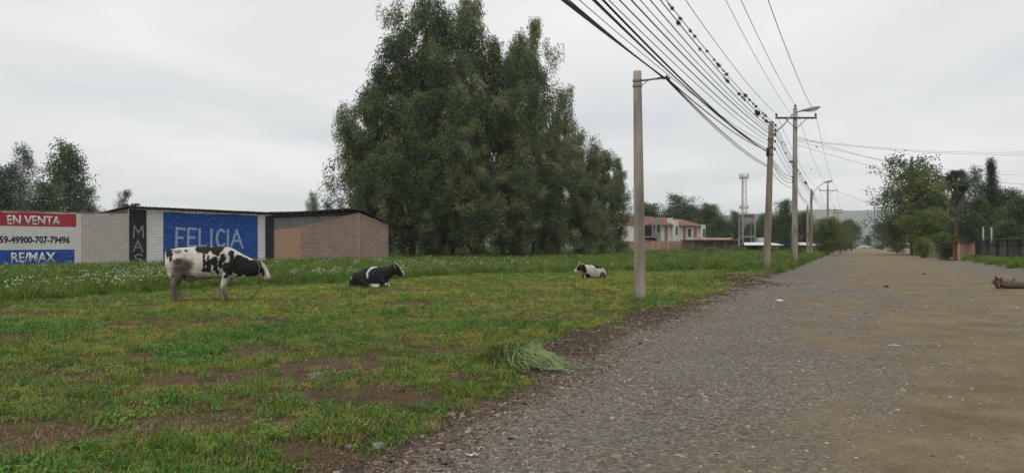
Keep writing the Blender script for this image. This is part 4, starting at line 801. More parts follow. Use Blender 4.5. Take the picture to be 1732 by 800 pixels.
# ------------------------------------------------------------------ utility poles
STEEL = pm('grey_galvanised', (.28, .28, .28), var=.25, rough=.5, metal=.3); DKSTEEL = pm('dark_steel', (.06, .055, .05), var=.3, rough=.6); INSUL = pm('brown_porcelain', (.035, .022, .018), rough=.3, spec=.5); LAMPGL = pm('lamp_lens', (.55, .56, .55), rough=.3, var=.1)
POLEC = pm('pole_concrete', (.38, .34, .275), col2=(.15, .128, .10), scale=2.2, bump=.35, bscale=26, stretch=(1.5, 1.5, .28))
POLED = pm('stained_pole_concrete', (.30, .245, .185), col2=(.145, .11, .085), scale=1.8, bump=.35, bscale=26, stretch=(1.5, 1.5, .25))
POLES = {}
def pole(key, pxb, pyb, pxt, pyt, Y, r0, r1, label, m=POLEC, group='concrete utility poles along the road'):
    X = px_x(pxb, Y); g = H(X, Y) if Y < 200 else 0; ztop = px_z(pyt, Y) - g; xt = px_x(pxt, Y) - X
    ro = thing('utility_pole', label, 'utility pole', (X, Y, g), 0, group); n = 9
    MB().tube([(xt * i / n, 0, -.3 + (ztop + .3) * i / n) for i in range(n + 1)], [r0 + (r1 - r0) * i / n for i in range(n + 1)], 18).build('shaft', m, ro, True)
    POLES[key] = (ro, Vector((X, Y, g)), xt, ztop); return ro
def ptop(key, zabs):  # point on a pole's axis at absolute height
    ro, b, xt, zt = POLES[key]; t = (zabs - b.z) / zt; return Vector((b.x + xt * t, b.y, zabs))
def insulator(parent, p, s=1.0):
    b = MB(); z = 0
    for rr, zz in ((.02, 0), (.02, .06), (.07, .07), (.03, .10), (.065, .11), (.03, .14), (.05, .15), (.02, .19)): pass
    b.tube([(0, 0, 0), (0, 0, .06), (0, 0, .07), (0, 0, .11), (0, 0, .12), (0, 0, .17), (0, 0, .2)], [.02 * s, .02 * s, .09 * s, .04 * s, .085 * s, .035 * s, .02 * s], 8)
    o = b.build('insulator', INSUL, parent, True); o.location = p; o.scale = (1, 1, s); return o
# nearest pole with its short bracket
p1 = pole('p1', 1083, 525.5, 1078, 121, 17.8, .140, .092, 'bare concrete pole in the field with a short steel bracket')
ro, b1, xt1, zt1 = POLES['p1']; zb = px_z(137, 17.8) - b1.z
for dz in (0, -.12): MB().tube([(xt1, 0, zb + dz - .025), (xt1, 0, zb + dz + .025)], .112, 16).build('band', STEEL, p1)
tipx = px_x(1126, 17.8) - b1.x
MB().tube([(xt1 + .08, 0, zb), (tipx, 0, zb + .075)], .024, 8).build('bracket', STEEL, p1, True)
MB().tube([(xt1 + .09, 0, zb - .11), (xt1 + .26, 0, zb + .01)], .012, 6).build('bracket_strut', STEEL, p1)
for k in range(5): MB().ellip((tipx - .16 + k * .06, (-1) ** k * .03, zb + .06 + .03 * (k % 2)), (.03, .03, .035), 8, 5).build('clamp', DKSTEEL, p1)
MB().tube([(-.11, 0, px_z(470, 17.8) - b1.z), (-.135, 0, px_z(470, 17.8) - b1.z)], .02, 8).build('bolt', DKSTEEL, p1)
BR = Vector((b1.x + tipx, 17.8, b1.z + zb + .08))
# second pole: lamp arm and low voltage rack
p2 = pole('p2', 1296.5, 463, 1304.5, 206, 39.5, .20, .125, 'stained brown concrete pole carrying a street lamp and a bundle of cables', POLED)
# third pole: tall, with a timber crossarm
p3 = pole('p3', 1344, 450, 1345, 183, 53, .215, .135, 'tall pale concrete pole with a wide crossarm and insulators')
# further ones
p4 = pole('p4', 1371.5, 436, 1372.5, 320, 80, .17, .11, 'far concrete pole with a curved street lamp arm', POLED)
p4b = pole('p4b', 1366, 437.5, 1366, 347, 76, .13, .10, 'short bare concrete pole beside the far lamp pole')
p5 = pole('p5', 1400.5, 434, 1400, 313, 122, .20, .13, 'far crossarm pole rising above the roadside trees')
p6 = pole('p6', 1412.5, 428, 1412, 352, 196, .20, .13, 'crossarm pole next to last in the distance')
p7 = pole('p7', 1417.5, 426, 1417, 356, 226, .20, .13, 'last crossarm pole at the end of the row')
p8 = pole('p8', 1604, 440, 1603, 352, 100, .16, .11, 'lone concrete pole right of the road by the palm', group=None)
def crossarm(key, zc_px, half, y_dir, m=DKSTEEL, pins=(-1, 0, 1), top_pin=True):
    ro, b, xt, zt = POLES[key]; Y = b.y; z = px_z(zc_px, Y) - b.z
    MB().span((-half + xt, -.19, z - .065), (half + xt, -.075 - .06, z + .065)).build('crossarm', m, ro)
    for s in (-1, 1): MB().tube([(xt + s * half * .52, -.15, z - .05), (xt, -.15, z - .75)], .025, 5).build('crossarm_brace', m, ro)
    for s in (-1, 1): insulator(ro, (xt + s * half * .95, -.16, z + .066), 1.25)
    if top_pin: insulator(ro, (xt, 0, zt), 1.25)
    return [Vector((b.x + xt + s * half * .95, Y - .16, b.z + z + .28)) for s in (-1, 1)] + [Vector((b.x + xt, Y, b.z + zt + .22))]
a3 = crossarm('p3', 200.5, 1.42, 0); a5 = crossarm('p5', 322.5, 1.45, 0, CONC); a6 = crossarm('p6', 355, 1.6, 0); a7 = crossarm('p7', 360, 1.6, 0)
def lamp(key, z0px, pts_px, Y, hx0, hx1, hy0, hy1):
    ro, b, xt, zt = POLES[key]; pts = [(px_x(px, Y) - b.x, -.14, px_z(py, Y) - b.z) for px, py in pts_px]
    MB().tube(pts, .035, 8).build('lamp_arm', STEEL, ro, True); x0, x1 = px_x(hx0, Y) - b.x, px_x(hx1, Y) - b.x; z0, z1 = px_z(hy0, Y) - b.z, px_z(hy1, Y) - b.z; ln = x1 - x0
    M = Matrix.Rotation(-math.atan2(z1 - z0, ln), 3, 'Y'); h = MB().ellip(((x0 + x1) / 2, -.14, (z0 + z1) / 2 + .02), (math.hypot(ln, z1 - z0) / 2 * 1.05, .15, .085), 14, 8, M).build('lamp_head', STEEL, ro, True)
    MB().ellip(((x0 + x1) / 2 + ln * .1, -.14, (z0 + z1) / 2 - .045), (ln * .33, .12, .06), 12, 7, M).build('lamp_lens', LAMPGL, h, True)
lamp('p2', 240, [(1301.5, 243), (1303, 234), (1311, 224), (1324, 212), (1337, 196), (1345, 190.5), (1356, 188.5)], 39.5, 1352, 1386, 189.5, 182.5)
lamp('p4', 330, [(1373, 333), (1375, 326), (1384, 316), (1394, 309)], 80, 1392, 1408, 309.5, 306)
def rack(key, pys, side=-.16):
    ro, b, xt, zt = POLES[key]
    for py in pys:
        z = px_z(py, b.y); t = (z - b.z) / zt; MB().tube([(xt * t + side, -.16, z - b.z - .06), (xt * t + side, -.16, z - b.z + .06)], .055, 8).build('spool_insulator', INSUL, ro, True)
rack('p2', (213, 221, 229, 240, 253), .17); rack('p2', (257, 260), -.18); rack('p3', (300, 308), -.2); rack('p4', (326, 330, 336), .14)
for zz in (236, 250, 262): MB().tube([(POLES['p2'][2] * .85, 0, px_z(zz, 39.5) - POLES['p2'][1].z - .03), (POLES['p2'][2] * .85, 0, px_z(zz, 39.5) - POLES['p2'][1].z + .03)], .155, 14).build('band', DKSTEEL, p2)
for k in range(6): MB().ellip((POLES['p2'][2] * .8 - .16, -.16 + .02 * k, px_z(252 + k * 2.2, 39.5) - POLES['p2'][1].z), (.09, .07, .07), 8, 5).build('cable_clamp', DKSTEEL, p2)

qx = []; qy = []
for key in ('p1', 'p2', 'p3', 'p4', 'p4b'):
    bb = POLES[key][1]; k = 26 if key == 'p1' else 40
    for i in range(k): a = random.uniform(0, 6.28); q = random.uniform(.12, .45); qx.append(bb.x + q * math.cos(a)); qy.append(bb.y + q * math.sin(a))
qx, qy = np.array(qx), np.array(qy); n = len(qx)
scatter('pole_foot_grass', xyz(qx, qy), rng.uniform(0, 6.28, n), rng.uniform(.25, .6, n), rng.integers(0, 4, n), T_tall)

# ------------------------------------------------------------------ overhead wires
CABLE = pm('black_cable', (.022, .022, .024), rough=.6); WIREM = pm('weathered_conductor', (.075, .075, .08), rough=.55, metal=.2)
WIRES = []
ORD = ['first', 'second', 'third', 'fourth', 'fifth', 'sixth', 'seventh', 'eighth', 'ninth', 'tenth', 'eleventh', 'twelfth', '13th', '14th', '15th', '16th', '17th', '18th', '19th', '20th', '21st', '22nd', '23rd', '24th', '25th']
def polyw(name, pts, rad, label, m, group='overhead wires strung from pole to pole'):
    o = MB().tube([tuple(p) for p in pts], rad, 5).build(name, m, None, True); WIRES.append((o, pts)); return tag(o, label, 'wire' if name == 'overhead_wire' else 'cable', group)
def wire_thru(A, ex, c, rad, label, m=WIREM, over=1.75, name='overhead_wire', ey=0.0):
    """from support A towards the viewer's side, along the road, through the line of sight of (ex, ey); sagging with curvature c"""
    A = Vector(A); k = (ex - 866) / F; Y = (A.x - SL * A.y) / (k - SL); E = Vector((k * Y, Y, CH + (HZ - ey) / F * Y))
    d = Vector((E.x - A.x, E.y - A.y, 0)); LE = d.length; d.normalize(); bb = (E.z - A.z - c * LE * LE) / LE; S = LE * over; pts = []
    for i in range(29): s = S * i / 28; p = A + d * s; p.z = A.z + bb * s + c * s * s; pts.append(p)
    return polyw(name, pts, rad, label, m)
def wire_ab(A, B, sag, rad, label, m=WIREM, name='overhead_wire', n=24, group='overhead wires strung from pole to pole'):
    A = Vector(A); B = Vector(B); return polyw(name, [A.lerp(B, i / n) - Vector((0, 0, 4 * sag * (i / n) * (1 - i / n))) for i in range(n + 1)], rad, label, m, group)
P2 = lambda py, dx=0.17: ptop('p2', px_z(py, 39.5)) + Vector((dx, -.2, 0))
P3 = lambda py, dx=-.2: ptop('p3', px_z(py, 53)) + Vector((dx, -.2, 0))
P4 = lambda py, dx=.14: ptop('p4', px_z(py, 80)) + Vector((dx, -.15, 0))
lv = 'thin grey power wire running from the lamp pole over the field edge'
# cables on the short bracket
for i, (ex, r_) in enumerate(((950, .016), (955.5, .018), (961, .012))): wire_thru(BR + Vector((-.05 * i, .02 * i, .03 * i - .03)), ex, .0012, r_, ORD[i] + ' cable from the left in the lowest bundle clamped on the bare pole bracket', CABLE, 1.5, 'overhead_cable')
for i, (ex, r_, py) in enumerate(((1002, .016, 254), (1006, .014, 258))): wire_thru(P2(py, -.2), ex, .0012, r_, ('left' if i == 0 else 'right') + ' one of two black telephone cables passing over the bare pole bracket', CABLE, 1.25, 'overhead_cable')
for i, (ey, r_) in enumerate(((281, .016), (283, .014))): wire_ab(BR + Vector((0, 0, -.03 * i)), P2(ey, -.18 - .02 * i), .2 + .04 * i, r_, 'black cable from the bare pole bracket down to the stained pole', CABLE, 'overhead_cable')
wire_ab(BR, P2(256, -.2), .22, .016, 'black cable sagging from the bare pole bracket to the cable clamps', CABLE, 'overhead_cable')
wire_thru(P2(258, -.22), 1019, .0012, .023, 'thickest black cable reaching the clamps of the stained pole', CABLE, 1.3, 'overhead_cable')
for ei, (ex, py, r_) in enumerate(((979, 250, .007), (1029, 246, .009), (1047, 240, .013), (1067, 233, .015), (1082, 229, .010), (1099, 225, .013))): wire_thru(P2(py), ex, .0012, r_, ORD[ei] + ' from the left of six power wires ending on the lamp pole rack', WIREM if r_ < .012 else CABLE, 1.3)
WP = []
WP.append(wire_thru(P2(219), 1116, .0012, .013, 'power wire dotted with air plants, the inner of two', CABLE, 1.3)); wp1 = WIRES[-1][1]
WP.append(wire_thru(P2(212), 1126, .0012, .010, 'power wire dotted with air plants, the outer of two', CABLE, 1.3)); wp2 = WIRES[-1][1]
mv = 'high power wire leaving the crossarm of the tall pole'
wire_thru(a3[0], 1159, .0012, .012, 'power wire leaving the left insulator of the tall pole crossarm', CABLE, 1.5); wire_thru(a3[2], 1253, .0012, .012, 'power wire leaving the top pin of the tall crossarm pole', CABLE, 1.5); wire_thru(a3[1], 1299, .0012, .013, 'power wire leaving the right insulator of the tall pole crossarm', CABLE, 1.5); wire_thru(P3(205, .0), 1227, .0012, .009, 'thin wire meeting the tall pole shaft just below its crossarm', WIREM, 1.5)
# beyond
for i, j in ((0, 0), (1, 1), (2, 2)):
    wire_ab(a3[i], a5[j], 1.1, .012, 'high power wire between the tall pole and the far crossarm pole', CABLE); wire_ab(a5[i], a6[j], 1.0, .015, 'far power wire between distant crossarm poles', WIREM); wire_ab(a6[i], a7[j], .3, .015, 'short far power wire between the last two poles', WIREM)
mid = []
for mi, (py, q, sg) in enumerate(((212, 325, .75), (219, 327, .8), (225, 329, .85), (229, 331, .9), (240, 334, .9), (253, 338, 1.0))):
    wire_ab(P2(py), P4(q), sg * .5, .012, ORD[mi] + ' from the top of six wires between the stained pole and far lamp pole', CABLE); mid.append(WIRES[-1][1])
for i in range(3): wire_ab(P2(256 + 2 * i, -.2), P3(300 + 4 * i), .35 + .1 * i, .016, ('upper', 'middle', 'lower')[i] + ' black cable looping from the stained pole to the tall pole', CABLE, 'overhead_cable'); wire_ab(P3(300 + 4 * i), P4(340 + 2 * i, -.1), .6, .014, ('upper', 'middle', 'lower')[i] + ' black cable from the tall pole to the far lamp pole', CABLE, 'overhead_cable')
wire_ab(P2(281, -.18), P3(318), .3, .015, 'lowest black cable from the stained pole to the tall pole', CABLE, 'overhead_cable')
for i in range(4): wire_ab(P4(326 + 3 * i), ptop('p5', px_z(340 + 4 * i, 122)), .7, .013, ORD[i] + ' from the top of four far cables between the far lamp pole and the trees', WIREM)
# lines crossing over the road towards poles outside the frame
gx = 'wires crossing over the road'
def over(A, pxe, pye, Ye, sag, r_, lab): 
    A = Vector(A); E = Vector((px_x(pxe, Ye), Ye, px_z(pye, Ye))); d = E - A; wire_ab(A, A + d * 1.35, sag, r_, lab, WIREM, group=gx)
over(P3(236, .1), 1732, 248, 62, .6, .010, 'upper near level wire crossing over the road'); over(P3(238, .1), 1732, 254, 60, .5, .010, 'second near level wire crossing over the road'); over(P3(232, .1), 1732, 297, 66, 1.0, .013, 'sagging wire crossing the road past the bright tree top'); over(P3(240, .1), 1732, 284, 70, .9, .009, 'thin wire crossing the road below the level pair'); over(P3(246, .1), 1732, 309, 74, 1.1, .011, 'lower wire crossing the road towards the cypress')
wire_ab(a5[1] + Vector((0, 0, -.3)), (px_x(1560, 150), 150, px_z(361, 150)), .8, .02, 'low far wire dipping behind the big bright tree', WIREM, group=gx)
MB_ = MB().ellip((0, 0, 0), (.10, .10, .10), 8, 6)

# air plants growing on the wires
def project(p): return 866 + F * p.x / p.y, HZ - F * (p.z - CH) / p.y
AIR = [stone_mesh('air_plant', None, 50 + i, .95, 2) for i in range(3)]
def airplant_mesh(seed):
    r = random.Random(seed); b = MB(); b.ellip((0, 0, 0), (.55, .5, .48), 8, 6)
    for i in range(46):
        a = r.uniform(0, 6.28); z = r.uniform(-.9, .9); q = math.sqrt(1 - z * z); d = Vector((q * math.cos(a), q * math.sin(a), z)); s = d.cross(Vector((.3, .5, .8))).normalized() * .10; l_ = r.uniform(.75, 1.15)
        b.add([d * .3 - s, d * .3 + s, d * l_ + Vector((0, 0, -.12))], [(0, 1, 2)])
    return b.mesh('air_plant', pm('air_plant_leaves', (.085, .072, .055), col2=(.03, .026, .02), scale=4), False)
AP = [airplant_mesh(i) for i in range(4)]
zo = [(513, 12, .9), (524, 28, 1.2), (533, 40, 1.2), (560, 75, 1.2), (549, 108, 1.7), (614, 142, 1.2), (628, 160, 1.15), (687, 231, 1), (628, 241, 1.1), (715, 266, .9), (728, 281, .9), (738, 294, 1.3), (752, 310, .5), (762, 322, .8), (773, 338, 1.2), (738, 366, .6), (745, 373, .7), (757, 386, 1.3), (806, 439, 1.1), (822, 460, 1.0), (834, 465, .9), (850, 425, 1), (858, 433, 1.2), (872, 449, 1.0), (888, 468, .8), (900, 480, 1.0), (897, 508, 1.1), (893, 528, 2.1), (930, 512, .8), (940, 522, 1), (948, 530, .7), (921, 549, .8), (944, 549, 1.0), (940, 567, 1.0)]
APLAB = {4: 'largest dark air plant clump near the top of the frame', 27: 'big brown air plant clump hanging just left of the stained pole', 19: 'ragged air plant clump of two joined tufts on the inner wire'}
cnt = [0, 0]; zo.sort(key=lambda q: q[1] + q[0] * .8); APLAB = {[k for k, q in enumerate(zo) if q[:2] == (549, 108)][0]: APLAB[4], [k for k, q in enumerate(zo) if q[:2] == (893, 528)][0]: APLAB[27], [k for k, q in enumerate(zo) if q[:2] == (822, 460)][0]: APLAB[19]}
for i, (zx, zy, s) in enumerate(zo):
    px, py = 940 + zx / 2.667, zy / 2.667; best = None; wi = 0
    for wk, pts in enumerate((wp1, wp2)):
        for a, c in zip(pts, pts[1:]):
            if c.y < 3: continue
            for t in (0, .25, .5, .75):
                p = a.lerp(c, t); q = project(p); e = (q[0] - px) ** 2 + (q[1] - py) ** 2
                if best is None or e < best[0]: best = (e, p); wi = wk
    p = best[1]; size = s * 4.3 / F * p.y
    o = link('air_plant', AP[i % 4]); o.location = p + Vector((0, 0, -.01)); o.scale = (size, size, size * .95); o.rotation_euler = (random.uniform(-.5, .5), random.uniform(-.5, .5), random.uniform(0, 6)); cnt[wi] += 1; tag(o, APLAB.get(i, ORD[cnt[wi] - 1] + ' air plant from the top of the frame on the ' + ('inner', 'outer')[wi] + ' dotted wire'), 'air plant', 'air plants growing on the near power wires')
for i in range(30):
    pts = mid[random.choice((0, 0, 1, 1, 2))]; t = random.uniform(.08, .9); k = t * (len(pts) - 1); p = pts[int(k)].lerp(pts[int(k) + 1], k % 1); size = random.uniform(.05, .13)
    o = link('air_plant', AP[i % 4]); o.location = p; o.scale = (size,) * 3; o.rotation_euler = (0, 0, i); tag(o, 'tiny air plant on the wires beyond the stained pole', 'air plant', 'air plants growing on the farther wires')
for ci, (px, py, Y) in enumerate(((1381, 249, 55), (1372, 286, 70), (1523, 271, 66), (1626, 290, 66))):
    o = link('air_plant', AP[0]); o.location = (px_x(px, Y), Y, px_z(py, Y)); o.scale = (.09,) * 3; tag(o, ('tiny air plant on a level wire just right of the tall pole', 'tiny air plant low on a wire right of the tall pole', 'tiny air plant on the crossing wire left of the bright tree top', 'tiny air plant on the crossing wire above the palm')[ci], 'air plant', 'air plants on the crossing wires')

# ------------------------------------------------------------------ cows
COAT = bpy.data.materials.new('cow_coat'); COAT.use_nodes = True
nt = COAT.node_tree; b = nt.nodes['Principled BSDF']; b.inputs['Roughness'].default_value = .75; b.inputs['Specular IOR Level'].default_value = .2
a_ = N(nt, 'ShaderNodeAttribute'); a_.attribute_name = 'coat'; n_ = N(nt, 'ShaderNodeTexNoise'); n_.inputs['Scale'].default_value = 4.5; n_.inputs['Detail'].default_value = 6; t_ = N(nt, 'ShaderNodeTexCoord'); L(nt, t_.outputs['Object'], n_.inputs['Vector'])
mr = N(nt, 'ShaderNodeMapRange'); mr.inputs[1].default_value = .3; mr.inputs[2].default_value = .7; mr.inputs[3].default_value = .62; mr.inputs[4].default_value = 1.1; L(nt, n_.outputs['Fac'], mr.inputs[0])
vm = N(nt, 'ShaderNodeVectorMath', operation='SCALE'); L(nt, a_.outputs['Color'], vm.inputs[0]); L(nt, mr.outputs[0], vm.inputs['Scale']); L(nt, vm.outputs[0], b.inputs['Base Color'])
n3 = N(nt, 'ShaderNodeTexNoise'); n3.inputs['Scale'].default_value = 60; L(nt, t_.outputs['Object'], n3.inputs['Vector']); bp = N(nt, 'ShaderNodeBump'); bp.inputs['Strength'].default_value = .25; bp.inputs['Distance'].default_value = .01; L(nt, n3.outputs['Fac'], bp.inputs['Height']); L(nt, bp.outputs[0], b.inputs['Normal'])
HORN = pm('horn', (.50, .46, .38), var=.3, rough=.5); ROPE = pm('dirty_rope', (.22, .19, .15), var=.3); EYE = pm('dark_eye', (.01, .008, .008), rough=.15, spec=.6)
def loft(mb, secs, seg=22, e=2.35):
    """sections (x, top, bottom, half width[, y centre]) -> closed body"""
    v = []
    for s in secs:
        x, zt, zb_, hw = s[:4]; yc = s[4] if len(s) > 4 else 0; zc_ = (zt + zb_) / 2; hh = (zt - zb_) / 2
        for k in range(seg):
            t = 2 * math.pi * k / seg; c, q = math.cos(t), math.sin(t)
            v.append((x, yc + hw * math.copysign(abs(c) ** (2 / e), c), zc_ + hh * math.copysign(abs(q) ** (2 / e), q)))
    n = len(secs); f = [(i * seg + k, i * seg + (k + 1) % seg, (i + 1) * seg + (k + 1) % seg, (i + 1) * seg + k) for i in range(n - 1) for k in range(seg)]
    f.append(tuple(range(seg - 1, -1, -1))); f.append(tuple((n - 1) * seg + k for k in range(seg))); mb.add(v, f)
def skin_body(mb, name, parent, coat, voxel=.016, warp=None):
    me = mb.mesh('tmp', None); o = link('tmp', me); m = o.modifiers.new('r', 'REMESH'); m.mode = 'VOXEL'; m.voxel_size = voxel; m2 = o.modifiers.new('s', 'SMOOTH'); m2.factor = .5; m2.iterations = 4
    dg = bpy.context.evaluated_depsgraph_get(); res = bpy.data.meshes.new_from_object(o.evaluated_get(dg)); bpy.data.objects.remove(o); res.name = name
    co = np.array([v.co[:] for v in res.vertices]); ca = np.ones((len(co), 4), np.float32)
    for i, p in enumerate(co): ca[i, :3] = coat(Vector(p))
    a = res.attributes.new('coat', 'FLOAT_COLOR', 'POINT'); a.data.foreach_set('color', ca.ravel())
    if warp: 
        co = np.array([warp(Vector(p))[:] for p in co], np.float32); res.vertices.foreach_set('co', co.ravel())
    res.materials.clear(); res.materials.append(COAT); res.polygons.foreach_set('use_smooth', [True] * len(res.polygons)); res.update(); return link(name, res, parent)
WHT, BLK, DIRT_SHADE = Vector((.56, .52, .45)), Vector((.014, .013, .014)), Vector((.13, .095, .068))
def wob(p, f, a, o=0): return mnoise.noise(Vector((p.x * f + o, p.z * f, p.y * f * .5))) * a
K1 = .002713
def standing_cow():
    X, Y = px_x(281.9, 19.2), 19.2; yaw = R(9); ro = thing('cow', 'standing black and white cow grazing side on before the blue wall', 'cow', (X, Y, H(X, Y) - .02), yaw, 'dairy cows in the field')
    ro.scale = (.955, .957, .957); mb = MB()
    loft(mb, [(.02, 1.33, 1.06, .07), (.06, 1.39, .93, .14), (.14, 1.415, .80, .20), (.28, 1.44, .70, .25), (.45, 1.45, .67, .285), (.62, 1.455, .63, .315), (.8, 1.475, .61, .34), (1.05, 1.48, .615, .355), (1.25, 1.48, .635, .34), (1.42, 1.475, .64, .30), (1.58, 1.45, .61, .265), (1.72, 1.39, .60, .225), (1.84, 1.31, .61, .185), (1.96, 1.24, .64, .155), (2.10, 1.165, .67, .13), (2.24, 1.115, .70, .11), (2.33, 1.08, .74, .09)])
    hd = MB()
    # head, drawn long and narrow with a squared muzzle
    hd.tube([(2.27, 0, 1.05), (2.34, 0, 1.03), (2.40, 0, .96), (2.46, 0, .875), (2.52, 0, .78), (2.565, 0, .705), (2.585, 0, .675)], [.085, .118, .122, .105, .082, .078, .06], 14, .88)
    hd.tube([(2.28, 0, .90), (2.40, 0, .80), (2.50, 0, .70), (2.545, 0, .66)], [.07, .075, .06, .045], 12, .85)
    hd.ellip((2.555, 0, .695), (.055, .075, .055)); hd.tube([(2.33, -.04, 1.14), (2.33, .04, 1.14)], [.055, .055], 10)
    mb.add([(p[0], p[1], p[2] - .06) for p in hd.v], hd.f)
    for s in (-1, 1):
        mb.ellip((.32, s * .21, 1.37), (.11, .06, .06)); mb.ellip((.08, s * .10, 1.22), (.06, .05, .07))           # hip and pin bones
        mb.ellip((.26, s * .17, 1.0), (.22, .125, .34)); mb.ellip((1.60, s * .19, 1.0), (.17, .085, .34))            # thigh, shoulder
        mb.tube([(2.30, s * .10, 1.025), (2.31, s * .17, 1.01), (2.335, s * .235, .97), (2.35, s * .27, .93)], [.022, .05, .048, .015], 10, .45)
    mb.tube([(.30, -.18, .95), (.36, -.19, .78), (.33, -.18, .62), (.255, -.18, .47), (.30, -.18, .33), (.365, -.18, .19), (.40, -.18, .10), (.425, -.18, .06)], [.16, .135, .105, .08, .06, .056, .062, .058], 12)
    mb.tube([(.425, -.18, .085), (.46, -.18, .0)], [.052, .068], 12)
    mb.tube([(.22, .18, .95), (.26, .18, .76), (.19, .18, .62), (.10, .18, .47), (.115, .18, .32), (.135, .18, .18), (.15, .18, .10)], [.15, .125, .10, .078, .059, .055, .06], 12); mb.tube([(.15, .18, .09), (.18, .18, .0)], [.052, .066], 12)
    mb.tube([(1.58, -.17, .95), (1.56, -.17, .75), (1.48, -.17, .56), (1.41, -.17, .40), (1.385, -.17, .30), (1.375, -.17, .16), (1.38, -.17, .09)], [.15, .12, .092, .082, .06, .056, .062], 12); mb.tube([(1.38, -.17, .09), (1.40, -.17, 0)], [.055, .072], 12)
    mb.tube([(1.50, .17, .9), (1.44, .17, .70), (1.37, .17, .52), (1.36, .17, .40), (1.41, .17, .28), (1.45, .17, .16), (1.46, .17, .09)], [.13, .105, .085, .076, .058, .055, .06], 12); mb.tube([(1.46, .17, .09), (1.48, .17, 0)], [.054, .07], 12)
    mb.ellip((.60, 0, .655), (.20, .15, .10)); mb.ellip((1.70, 0, .70), (.15, .10, .17))
    for q in ((.55, -.05), (.65, -.05)): mb.tube([(q[0], q[1], .6), (q[0], q[1], .53)], [.025, .018], 8)
    mb.tube([(.05, 0, 1.385), (-.005, -.03, 1.30), (.0, -.08, 1.12), (.04, -.15, .95), (.10, -.22, .80)], [.04, .032, .027, .027, .03], 8); mb.tube([(.09, -.21, .83), (.15, -.25, .70), (.20, -.26, .62)], [.03, .045, .02], 8)
    sp = [(150, 225, 26, 40), (186, 245, 13, 62), (470, 185, 60, 34), (520, 190, 22, 34), (600, 188, 55, 40), (617, 235, 18, 24), (488, 248, 17, 27), (537, 258, 10, 20), (738, 230, 21, 34), (326, 202, 13, 9), (264, 192, 8, 5), (500, 325, 17, 46), (540, 330, 18, 52), (585, 305, 28, 44), (600, 368, 20, 22), (520, 390, 40, 18), (562, 413, 14, 11), (668, 272, 23, 36), (642, 330, 22, 46), (612, 398, 17, 28), (660, 360, 7, 20), (735, 290, 18, 34), (712, 372, 45, 58), (690, 445, 20, 22), (845, 345, 92, 80), (805, 285, 36, 40), (925, 352, 78, 75), (770, 370, 30, 50), (805, 425, 25, 32), (770, 300, 14, 45), (975, 335, 30, 42), (1020, 395, 17, 38), (775, 460, 8, 12), (615, 530, 18, 14)]
    dk = [(300, 345, 105, 70), (250, 300, 45, 30), (255, 450, 60, 95), (330, 440, 70, 40), (240, 560, 60, 90)]
    def coat(p):
        zx = p.x / K1 + 125; zy = 705 - p.z / K1 - (22 * max(0, min(1, (p.x - 1.8) / .4))); nx = zx + wob(p, 9, 15) + wob(p, 24, 8, 5); ny = zy + wob(p, 9, 15, 9) + wob(p, 24, 8, 3); col = WHT.copy()
        d = max(0, min(1, (.50 - p.z + wob(p, 6, .12)) / .4)) * .85                       # mud on the legs
        col = col.lerp(DIRT_SHADE, d); u = max(0, min(1, (.74 - p.z) / .14)) if .3 < p.x < 1.4 else 0; col = col.lerp(DIRT_SHADE, u * .8)  # belly shade painted into the coat, browner towards the underside
        if p.x < .5 and p.z < 1.0: col = col.lerp(DIRT_SHADE, max(0, min(1, (1.05 - p.z) / .5)) * .75)
        for cx, cy, rx, ry in dk:
            q = math.hypot((nx - cx) / rx, (ny - cy) / ry); col = col.lerp(Vector((.055, .042, .034)) if cy < 400 else Vector((.10, .078, .058)), max(0, min(1, (1.2 - q) / .5)) * (.93 if cy < 400 else .7))
        best = min(math.hypot((nx - cx) / rx, (ny - cy) / ry) - 1.12 for cx, cy, rx, ry in sp)
        zy += 0
        if p.x > 2.27 and abs(p.y) > .125 and p.z > .90: best = -.5
        if p.x > 2.50 and p.z < .73: col = col.lerp(Vector((.42, .30, .27)), .6)
        col = col.lerp(BLK, max(0, min(1, .5 - best * 10)))
        if p.z < .065: col = Vector((.05, .04, .033))
        return col
    skin_body(mb, 'body', ro, coat, .0145)
    for s in (-1, 1):
        MB().tube([(2.345, s * .075, 1.105), (2.36, s * .14, 1.140), (2.42, s * .165, 1.175), (2.46, s * .15, 1.200)], [.026, .023, .016, .006], 8).build('horn', HORN, ro, True); MB().ellip((2.425, s * .108, 0.905), (.022, .016, .02), 10, 7).build('eye', EYE, ro, True)
    h = MB(); h.tube([(2.31, -.118, 1.060), (2.36, -.128, 0.940), (2.335, -.12, 0.800), (2.31, -.06, 0.700)], .013, 6); h.tube([(2.31, .118, 1.060), (2.36, .128, 0.940), (2.335, .12, 0.800), (2.31, .06, 0.700)], .013, 6); h.tube([(2.34, -.11, 1.070), (2.395, 0, 1.075), (2.34, .11, 1.070)], .013, 6); h.build('halter', ROPE, ro, True)
    M = Matrix.Translation(ro.location) @ Matrix.Rotation(yaw, 4, 'Z'); lp = [M @ Vector(p) for p in ((2.37, -.10, .80), (2.35, -.12, .58), (2.29, -.14, .38), (2.17, -.16, .21), (2.05, -.2, .10))]
    lp += [Vector((q.x, q.y, H(q.x, q.y) + .055)) for q in (M @ Vector((1.93, -.25, 0)), M @ Vector((1.80, -.22, 0)), M @ Vector((1.66, -.3, 0)))]
    tag(MB().tube([tuple(p) for p in lp], .011, 6).build('tether_rope', pm('dark_rope', (.05, .045, .04), var=.3), None, True), 'dark tether rope hanging from the standing cow to the grass', 'rope')
standing_cow()
K2 = .001811
